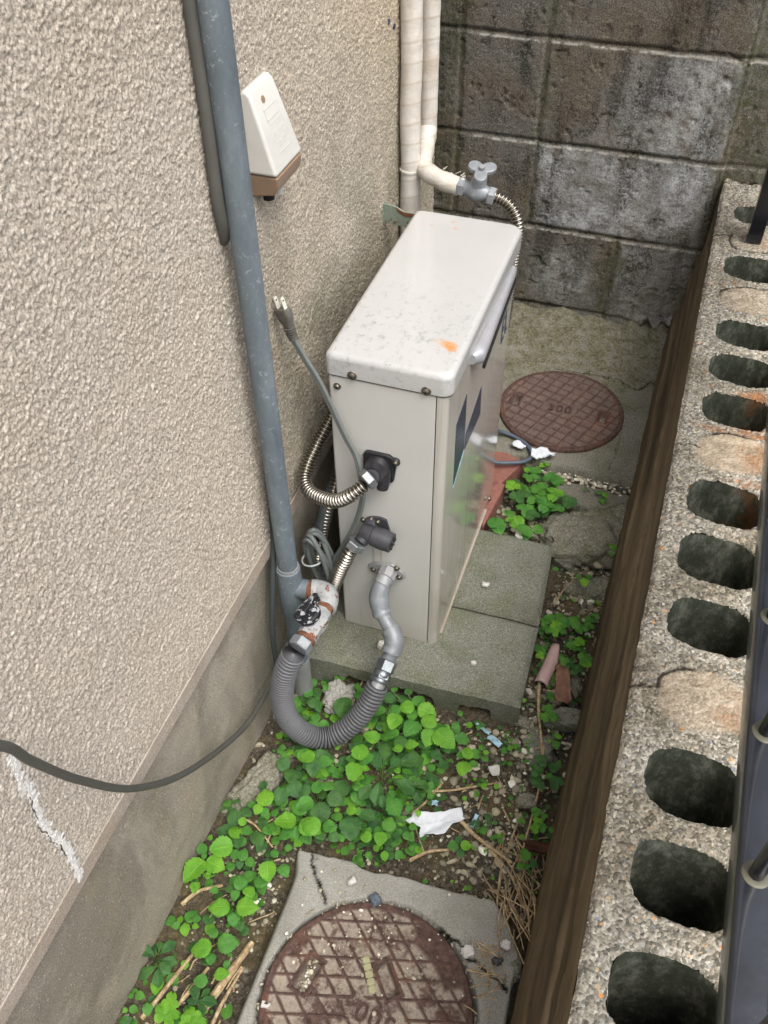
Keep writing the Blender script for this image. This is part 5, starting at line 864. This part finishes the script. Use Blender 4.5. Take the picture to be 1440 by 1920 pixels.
PL = [('A',-254,866,0,[[-264,844,46,29,-173,2],[-225,850,44,34,7,2],[-303,858,28,24,-161,0],[-277,873,24,25,108,0],[-248,872,30,26,81,1],[-309,825,35,24,-139,1],[-283,832,42,24,-161,1],[-274,803,54,31,-98,2],[-272,784,46,27,-139,1],[-250,837,32,24,-72,1],[-240,805,43,36,-109,1],[-299,799,26,14,-44,0]]),
('A',-217,838,0,[[-214,830,45,31,66,2],[-207,799,44,32,-82,2],[-180,803,45,43,-26,2],[-151,817,42,24,19,1],[-272,882,34,16,108,0],[-296,875,40,14,82,1]]),
('A',-314,736,0,[[-308,731,54,33,96,2],[-307,694,45,31,-88,2],[-295,712,34,15,-3,1],[-324,721,31,16,177,0],[-301,763,53,29,166,2],[-326,747,34,26,137,0]]),
('A',-248,792,0,[[-253,780,34,26,117,0],[-232,778,38,24,19,2],[-211,790,30,24,-15,0],[-253,760,46,18,-173,2],[-187,777,29,21,-15,0]]),
('C',-268,722,0,[[-276,760,22,43,104,0],[-286,736,27,42,137,0],[-228,759,21,50,40,0],[-222,706,33,46,-8,0],[-195,716,32,30,29,0],[-262,680,28,39,-85,0],[-280,676,24,33,-109,0],[-225,660,40,43,-43,1],[-251,744,28,30,71,0],[-249,668,32,26,-62,0]]),
('A',-140,804,0,[[-136,755,54,28,-102,2],[-121,779,36,16,7,1],[-148,789,35,15,-173,1],[-135,791,45,23,92,2],[-121,800,35,20,40,1],[-116,817,31,13,78,1],[-105,796,33,13,-26,1],[-105,799,48,10,19,2]]),
('B',-142,871,0,[[-150,857,23,13,-173,2],[-139,875,9,14,96,0],[-128,867,17,12,19,0],[-172,876,19,12,114,1],[-133,857,23,10,-47,1]]),
('B',-107,649,0,[[-117,636,22,19,-161,1],[-96,640,27,19,19,2],[-102,627,22,15,-74,0],[-112,653,11,14,106,0]]),
('B',-85,696,0,[[-93,685,14,17,-161,0],[-76,678,18,16,-75,1],[-75,704,17,14,95,0],[-71,696,12,10,19,0]]),
('B',-102,767,0,[[-103,752,20,10,-140,1],[-101,761,26,10,96,1],[-95,749,27,13,-66,2],[-93,758,23,8,19,1]]),
('B',-204,639,0,[[-188,643,28,15,117,1],[-193,630,17,15,-43,1],[-210,628,9,15,-161,0],[-180,612,18,11,-72,1]]),
('A',-236,629,0,[[-222,627,46,25,89,1],[-228,598,45,23,-81,2],[-253,597,40,20,-172,2],[-237,617,34,19,128,1],[-253,612,32,12,168,1],[-220,612,36,14,19,1]]),
('B',-219,600,0,[[-216,584,23,16,-71,2],[-209,598,18,10,49,0],[-216,599,21,11,99,0]]),
('A',-341,601,0,[[-340,578,56,32,-177,2],[-312,593,39,23,-2,1],[-301,583,35,20,-12,0],[-290,588,29,15,-41,1]]),
('A',-294,636,0,[[-281,606,32,40,-60,0],[-288,628,50,18,139,2],[-310,614,40,20,168,1],[-312,625,42,10,111,2],[-276,634,42,15,50,1],[-274,621,31,17,19,0],[-260,631,39,27,-12,0]]),
('B',-184,710,0,[[-176,708,19,14,50,1],[-189,706,18,10,146,1],[-185,667,29,11,-73,2],[-175,700,10,12,-44,0],[-156,690,13,15,49,0]]),
('B',-302,684,0,[[-299,678,29,16,138,1],[-295,665,20,21,-70,1],[-290,685,23,10,61,2],[-287,661,16,13,-79,1]]),
('A',-358,648,0,[[-361,656,32,23,112,1],[-345,662,40,21,92,1],[-367,616,40,31,-140,1],[-339,613,32,38,-68,0],[-323,667,29,35,101,0],[-379,642,36,23,178,0],[-322,645,34,28,-2,0]]),
('B',-399,878,0,[[-405,881,18,25,111,1],[-399,860,9,21,-69,0],[-416,861,16,8,18,1],[-429,857,18,13,165,1],[-419,847,25,13,-69,1]]),
('B',-374,871,0,[[-379,866,17,19,136,1],[-367,874,16,15,84,1],[-357,863,22,15,19,1],[-358,853,19,18,-44,1],[-372,848,22,15,-96,0],[-382,858,17,12,-161,1]]),
('A',-414,826,0,[[-429,811,29,27,129,0],[-371,810,39,39,-78,0],[-415,800,28,15,-42,0]]),
('A',-414,783,0,[[-407,750,49,27,-150,1],[-390,768,36,21,19,1],[-435,776,25,17,166,0],[-410,778,35,18,112,1],[-385,763,23,18,-42,0]]),
('A',-395,721,0,[[-395,696,48,29,177,2],[-372,710,31,36,41,0],[-377,683,40,30,-77,0],[-390,688,34,20,-117,0]]),
('B',-401,680,0,[[-400,678,15,17,112,0],[-391,673,8,16,-22,0],[-404,664,12,20,-139,0]]),
('A',-374,609,0,[[-384,579,46,34,-172,2],[-342,584,45,36,8,2],[-363,570,32,20,-67,1],[-377,559,41,25,-140,1],[-372,615,37,33,112,1],[-339,618,29,39,40,0],[-312,593,42,23,8,1],[-326,582,30,25,-40,0]]),
('A',-451,609,0,[[-432,605,50,32,123,2],[-451,590,35,15,-161,1],[-432,580,49,18,-85,2],[-423,584,38,16,-48,1],[-446,630,33,17,114,0]]),
('A',-313,736,0,[[-310,695,47,31,-98,2],[-310,734,43,30,101,2],[-294,711,38,16,19,2],[-300,732,32,29,41,1],[-322,720,41,19,-172,1]]),
('B',-363,657,0,[[-361,656,28,20,112,1],[-344,665,35,23,83,2],[-349,654,13,19,-2,0]]),
('A',-424,691,0,[[-407,659,31,29,-67,0],[-431,675,33,25,168,0],[-363,701,38,27,30,1],[-400,701,41,30,103,1],[-401,667,29,19,19,0],[-412,622,31,29,-86,0],[-393,640,32,30,-40,0]]),
('A',-461,544,0,[[-454,540,40,27,125,2],[-447,554,49,15,85,2],[-468,561,35,27,142,0],[-476,540,23,27,179,0],[-460,500,56,36,-151,2],[-447,525,35,25,-55,0],[-437,547,39,18,19,1]]),
('B',-495,594,0,[[-501,581,9,24,-151,0],[-482,598,21,19,86,0],[-482,583,10,20,-11,0],[-493,584,29,17,142,1]]),
('A',-492,497,0,[[-484,454,52,41,-112,2],[-459,476,43,32,-10,2],[-496,497,32,19,135,1],[-485,486,38,10,144,1]]),
('D',-489,449,0,[[-477,437,38,14,19,2],[-465,459,41,10,19,2]]),
('B',-434,514,0,[[-429,511,28,21,84,1],[-417,507,18,19,-10,1],[-447,511,15,19,179,1],[-430,498,21,15,-65,0],[-448,493,15,13,-140,1]]),
('B',-391,532,0,[[-383,531,27,16,104,1],[-385,516,17,14,-66,1],[-392,518,19,10,-161,0]]),
('B',-423,577,0,[[-410,562,26,19,-11,1],[-425,573,20,20,142,0],[-420,547,16,29,-38,0],[-403,567,28,15,19,1]]),
('A',-415,477,0,[[-403,482,32,22,50,1],[-413,466,39,24,125,1],[-383,477,34,22,-1,1],[-426,453,34,17,-161,0],[-412,445,40,17,-85,1],[-446,442,36,13,-151,1],[-391,454,44,21,-37,2]]),
('A',-417,439,0,[[-426,419,43,32,-161,2],[-385,434,43,33,19,2],[-397,412,38,21,-55,1],[-388,410,29,18,-45,0],[-385,451,41,22,72,1]]),
('B',-482,397,0,[[-467,401,24,24,85,1],[-497,386,17,19,-161,1],[-479,389,27,13,127,2],[-480,378,26,13,-141,1],[-464,377,30,19,-63,2],[-453,388,23,11,0,2],[-454,397,27,14,19,1]]),
('A',-421,377,0,[[-424,356,54,32,-171,2],[-391,377,36,31,19,1],[-419,385,37,16,121,1],[-406,350,35,18,-64,1]]),
('C',-493,335,0,[[-502,329,31,29,172,0],[-501,341,18,23,138,0],[-477,346,23,27,50,0],[-469,333,21,25,19,0],[-469,320,28,26,-25,0],[-471,305,21,28,-61,0],[-493,309,22,29,-136,0],[-490,346,23,16,108,0]]),
('B',-404,333,0,[[-409,319,28,22,-161,1],[-384,338,30,22,28,2],[-421,311,14,13,-142,0]]),
('C',-407,302,0,[[-409,303,26,25,127,0],[-386,297,31,28,10,0],[-395,290,15,22,-63,0],[-407,291,26,19,-170,0],[-399,310,17,17,71,0]]),
('B',-499,281,0,[[-496,278,19,10,139,1],[-483,273,27,15,1,1],[-498,271,21,8,-142,1]]),
('B',-472,274,0,[[-465,262,26,18,-61,1],[-470,279,10,12,84,0]]),
('D',-446,278,0,[[-433,277,43,20,19,2],[-440,263,33,20,19,2],[-426,265,32,17,19,2]]),
('D',-405,276,0,[[-397,272,37,21,19,2],[-402,262,35,18,19,2],[-384,267,38,17,19,2]]),
('D',-166,1442,30,[[-135,1481,66,30,18,1],[-210,1425,70,28,18,2],[-187,1443,53,23,18,1],[-152,1444,58,34,18,1],[-120,1431,68,31,18,2],[-88,1431,53,30,18,0],[-132,1398,63,33,18,1],[-157,1409,60,26,18,1],[-169,1380,54,33,18,1],[-107,1403,57,24,18,1],[-152,1364,58,24,18,0]]),
('A',-180,1360,30,[[-175,1323,71,36,-53,2],[-193,1317,77,17,-162,2],[-156,1301,73,35,-34,1],[-129,1320,68,25,18,1],[-201,1345,69,26,127,1],[-149,1299,68,27,-85,1]]),
('A',-222,1341,30,[[-210,1305,64,40,-53,1],[-224,1304,72,30,128,1]]),
('B',-162,1559,30,[[-163,1521,59,19,-135,2],[-153,1523,65,16,56,2],[-144,1540,49,12,18,1],[-170,1498,57,9,18,1],[-193,1489,63,17,125,2]]),
('B',-22,1498,30,[[-32,1480,54,16,155,1],[-15,1472,59,16,18,2],[-19,1462,47,19,-80,1],[-60,1479,56,10,18,1]]),
('B',24,1347,30,[[15,1328,50,16,170,1],[31,1329,54,17,31,1],[25,1320,47,18,-81,1],[22,1334,54,18,99,2]]),
('B',-18,1252,30,[[-29,1238,47,14,171,1],[-8,1235,57,15,18,1],[-16,1220,55,21,-80,2],[-76,1233,58,14,102,1]]),
('D',-49,1141,0,[[-70,1119,28,16,18,1],[-62,1130,31,19,18,1],[-48,1114,35,20,18,2],[-37,1127,32,19,18,1],[-62,1107,25,17,18,1],[-47,1096,36,16,18,2],[-36,1107,36,16,18,1],[-74,1104,19,16,18,0],[-47,1138,32,16,18,1]]),
('D',-5,1153,0,[[-17,1137,28,24,18,1],[11,1136,27,19,18,1],[-3,1124,24,13,18,1],[11,1154,23,16,18,1],[20,1159,36,12,18,1]]),
('D',-2,1111,0,[[-8,1074,35,18,18,1],[2,1083,42,17,18,2],[0,1072,35,13,18,1],[7,1080,29,13,18,0]]),
('D',-67,1069,0,[[-71,1056,25,16,18,1],[-61,1032,39,14,18,2],[-61,1052,30,12,18,1]]),
('D',22,1079,0,[[17,1061,31,18,18,1],[26,1053,36,16,18,1],[26,1037,41,15,18,2],[17,1042,37,12,18,1]]),
('D',-4,1050,0,[[-10,1026,18,22,18,0],[9,1031,25,19,18,0],[-17,1038,33,16,18,1],[-6,1040,26,16,18,0]]),
('B',-26,971,0,[[-26,965,24,15,77,1],[-22,953,27,13,-29,1],[-30,960,19,9,-161,1],[-68,928,35,10,19,2],[-73,925,21,10,103,1]]),
('D',-21,941,0,[[-24,927,32,17,19,1],[-26,907,36,16,19,1],[-10,914,33,15,19,1]]),
('B',5,891,0,[[5,882,27,13,40,2],[5,869,18,17,-78,1],[-2,885,20,8,163,1],[-7,870,24,6,19,1]]),
('D',-3,818,0,[[-13,825,30,18,19,0],[-18,805,29,19,19,0],[-16,794,22,18,19,0],[10,825,22,19,19,0],[18,794,27,21,19,0],[-5,784,20,13,19,0],[5,801,29,11,19,1]]),
('B',-72,846,0,[[-79,832,15,14,-140,1],[-70,834,25,12,95,2],[-62,842,23,13,40,1],[-72,850,25,8,103,1]]),
('B',-70,817,0,[[-71,806,24,7,19,1],[-63,806,20,8,19,1],[-79,801,21,8,-161,0],[-37,819,24,8,19,1]]),
('D',7,723,0,[[-2,733,25,15,19,1],[4,714,31,15,19,2],[2,695,44,13,19,2],[13,704,37,13,19,1],[12,724,36,9,19,1],[-22,707,32,11,19,1]]),
('B',32,719,0,[[29,712,20,11,19,1],[36,725,9,11,75,0],[45,715,12,11,19,0],[32,703,11,11,-78,0],[24,701,21,9,-161,0]]),
('A',1,659,0,[[-4,649,42,20,113,1],[-6,630,40,14,-151,1],[14,647,24,15,19,0],[4,635,33,10,-77,1]]),
('B',-54,677,0,[[-60,669,19,9,-161,1],[-54,670,28,8,76,1],[-46,669,17,10,-3,1],[-49,670,33,7,19,2]])]
LAB = ['brightest bushy clump of serrated leaves just below the notched slab','big-leaved bright weed beside the blue wrapper scraps','twin upright bright leaves right under the bend of the ribbed hose','yellow-green leaves between the hose bend and the big-leaved weed','largest rosette of long toothed dull-green leaves, middle of the weed bed','many-leaved sprig spreading over the gravel below the slab corner','little seedling cluster at the notch of the slab','four-leaved cross-shaped seedling above the thick grey-brown stalk','seedling with a hanging oval leaf right of the white paper','tiny bright seedling at the right end of the pale crossing stalk',
'round leaves overlapping the left edge of the white paper','dark and bright leaves massed left of the white paper','single oval leaf by the upper edge of the near collar','broad heart-shaped bright leaf touching the tip of the near collar','dark toothed leaves and a small bright one above the collar tip','small sprig below the toothed rosette','yellowish little leaves inside the left part of the weed bed','dull broad leaves low in the weed bed under the hose','two round leaves in the gap under the notched slab','dense knot of small leaves behind the ribbed hose',
'drooping dark leaf beside the smooth tan stone','bright leaf and dark companions framed inside the hose loop','large pale leaves showing just below the hose bend','dark round leaves at the left of the hose foot','pair of bright leaves perched above the far tip of the collar','small bright serrated weed right of the long earthy stone','bright serrated weed high in the bed under the hose bend','lone round leaf with a yellowish neighbour below the hose','scattered dark leaves below the white splinter','leafy clump with one large leaf against the cement base',
'dark leaves hugging the cement base below the long earthy stone','two big toothed leaves reaching over the cement base','pale yellow clover leaflet under the two big toothed leaves','round-leaved seedling in the gravel left of the collar tip','pair of round leaves nearest the left shoulder of the collar','low dark leaves by the crooked thin root','overlapping round leaves midway down the left soil strip','pair of opposite bright leaves touching the collar flank','ring of round leaves beside the pale stalk at the cement base','pair of opposite leaves above the thick split stalk',
'dark rosette of oval leaves against the cement base, lower left','two round yellow-green leaves beside the thick split stalk','dull dark rosette between the stalks near the bottom edge','three small round leaves at the lower left corner of the soil','round leaf growing at the end of the long lower-left stalk','bright yellow-green clover at the bottom left','yellow-green lobed leaves cut by the bottom edge of the picture','lush clover clump between red bricks and the big concrete lump','small serrated leaves at the foot of the lush clover clump','bright leaf squeezed between the narrow red brick and the slab',
'tiny round leaves beside the crumpled white paper','three-leaved seedling on the broken paving strip by the low wall','small weed growing against the right flank of the big concrete lump','little seedling among the stones below the big concrete lump','dense carpet of small clover along the right side of the slab','clover between the dense carpet and the low wall','small clover clump right of the pink pipe shard','few clover leaves at the slab edge left of the pipe shard','clover clump close to the low wall beside the dead leaf','dark clover covering the top of the dead leaf',
'tiny leaves between the pipe shard and the curled dead leaf','three clover leaves on the long stalk above the tile shard','single oval leaf below the long grey-green shard','dark spreading clover on the gravel left of the low wall','small seedling trio between the blue wrapper and the mossy sunk stone','tiny seedlings dotted in the gravel below the cream flake','pale clover patch above the rotten red stick','dark little leaves at the rotten red stick','four-leaved seedling in the straw right of the collar, lowest in the strip','small leaves rising left of the rotten red stick']
rq = random.Random(5)
for q_ in range(16): PL[47][4].append([round(rq.gauss(-158, 30)), round(rq.gauss(1432, 24)), rq.randint(42, 62), rq.randint(20, 30), 0, rq.choice([0, 1, 1, 2])])
for i, (k, cx, cy, g, ls) in enumerate(PL):
    plant(k, cx/1000, cy/1000, g, [(a/1000, b/1000, c/1000, max(.009, L/1000), an, co_) for a, b, c, L, an, co_ in ls], LAB[i], seed=100+i, gfix=.02 if g else None)
plant('A', -.395, .498, 0, [(-.372, .487, .062, .030, -62, 2)], 'single folded bright leaf leaning over the left edge of the collar', seed=300)
# low seedlings nobody could count
rs = random.Random(77); lf = MB(); UVs = []; tints = []
def dens(x, y):
    d_ = .0
    if -.47 < x < -.20 and .56 < y < .90: d_ = .6-.3*(x > -.25)
    if x < -.36 and y <= .58: d_ = .16
    if -.30 < x < -.17 and .60 < y < .88: d_ = max(d_, .8)
    if -.07 < x < .02 and 1.0 < y < 1.22: d_ = .55
    if x > -.17 and y < 1.0: d_ = .10
    return d_
n_ = 0
while n_ < 1250:
    x, y = rs.uniform(-.495, .035), rs.uniform(.22, 1.42)
    if not in_ground(x, y) or rs.random() > dens(x, y)*(.25+1.5*float(vn(np.array([x*28.]), np.array([y*28.]), 33)[0])**1.5): continue
    L = rs.choice([.006, .008, .010, .013, .017, .022]) if x < -.17 else rs.uniform(.005, .011); vs_, fs_, uv = leafgeo(L, rs.choice('BBA'), (.6, .6)); z = gz(x, y)+rs.uniform(.003, .018 if L > .01 else .008)
    Mx = Matrix.Translation((x, y, z)) @ Matrix.Rotation(rs.uniform(0, 6.28), 4, 'Z') @ Matrix.Rotation(R(rs.uniform(-22, 14)), 4, 'X') @ Matrix.Rotation(R(rs.uniform(-20, 20)), 4, 'Y'); lf.cur = rs.choice([0, 0, 1, 1, 1, 2] if L > .009 else [1, 1, 2]); lf.add([Mx @ Vector(v) for v in vs_], fs_); UVs += uv; tints += [rs.random()*.6]*len(vs_); n_ += 1
o = lf.build('seedling_cover', [M['l0'], M['l1'], M['l2']], auto=180); me = o.data; uvl = me.uv_layers.new(name='UVMap'); li = np.zeros(len(me.loops), np.int32); me.loops.foreach_get('vertex_index', li); uvl.data.foreach_set('uv', np.array(UVs, np.float32)[li].ravel())
at = me.attributes.new('tint', 'FLOAT', 'POINT'); at.data.foreach_set('value', np.array(tints, np.float32)); tag(o, 'carpet of tiny green seedlings between the larger weeds', 'seedlings', kind='stuff')
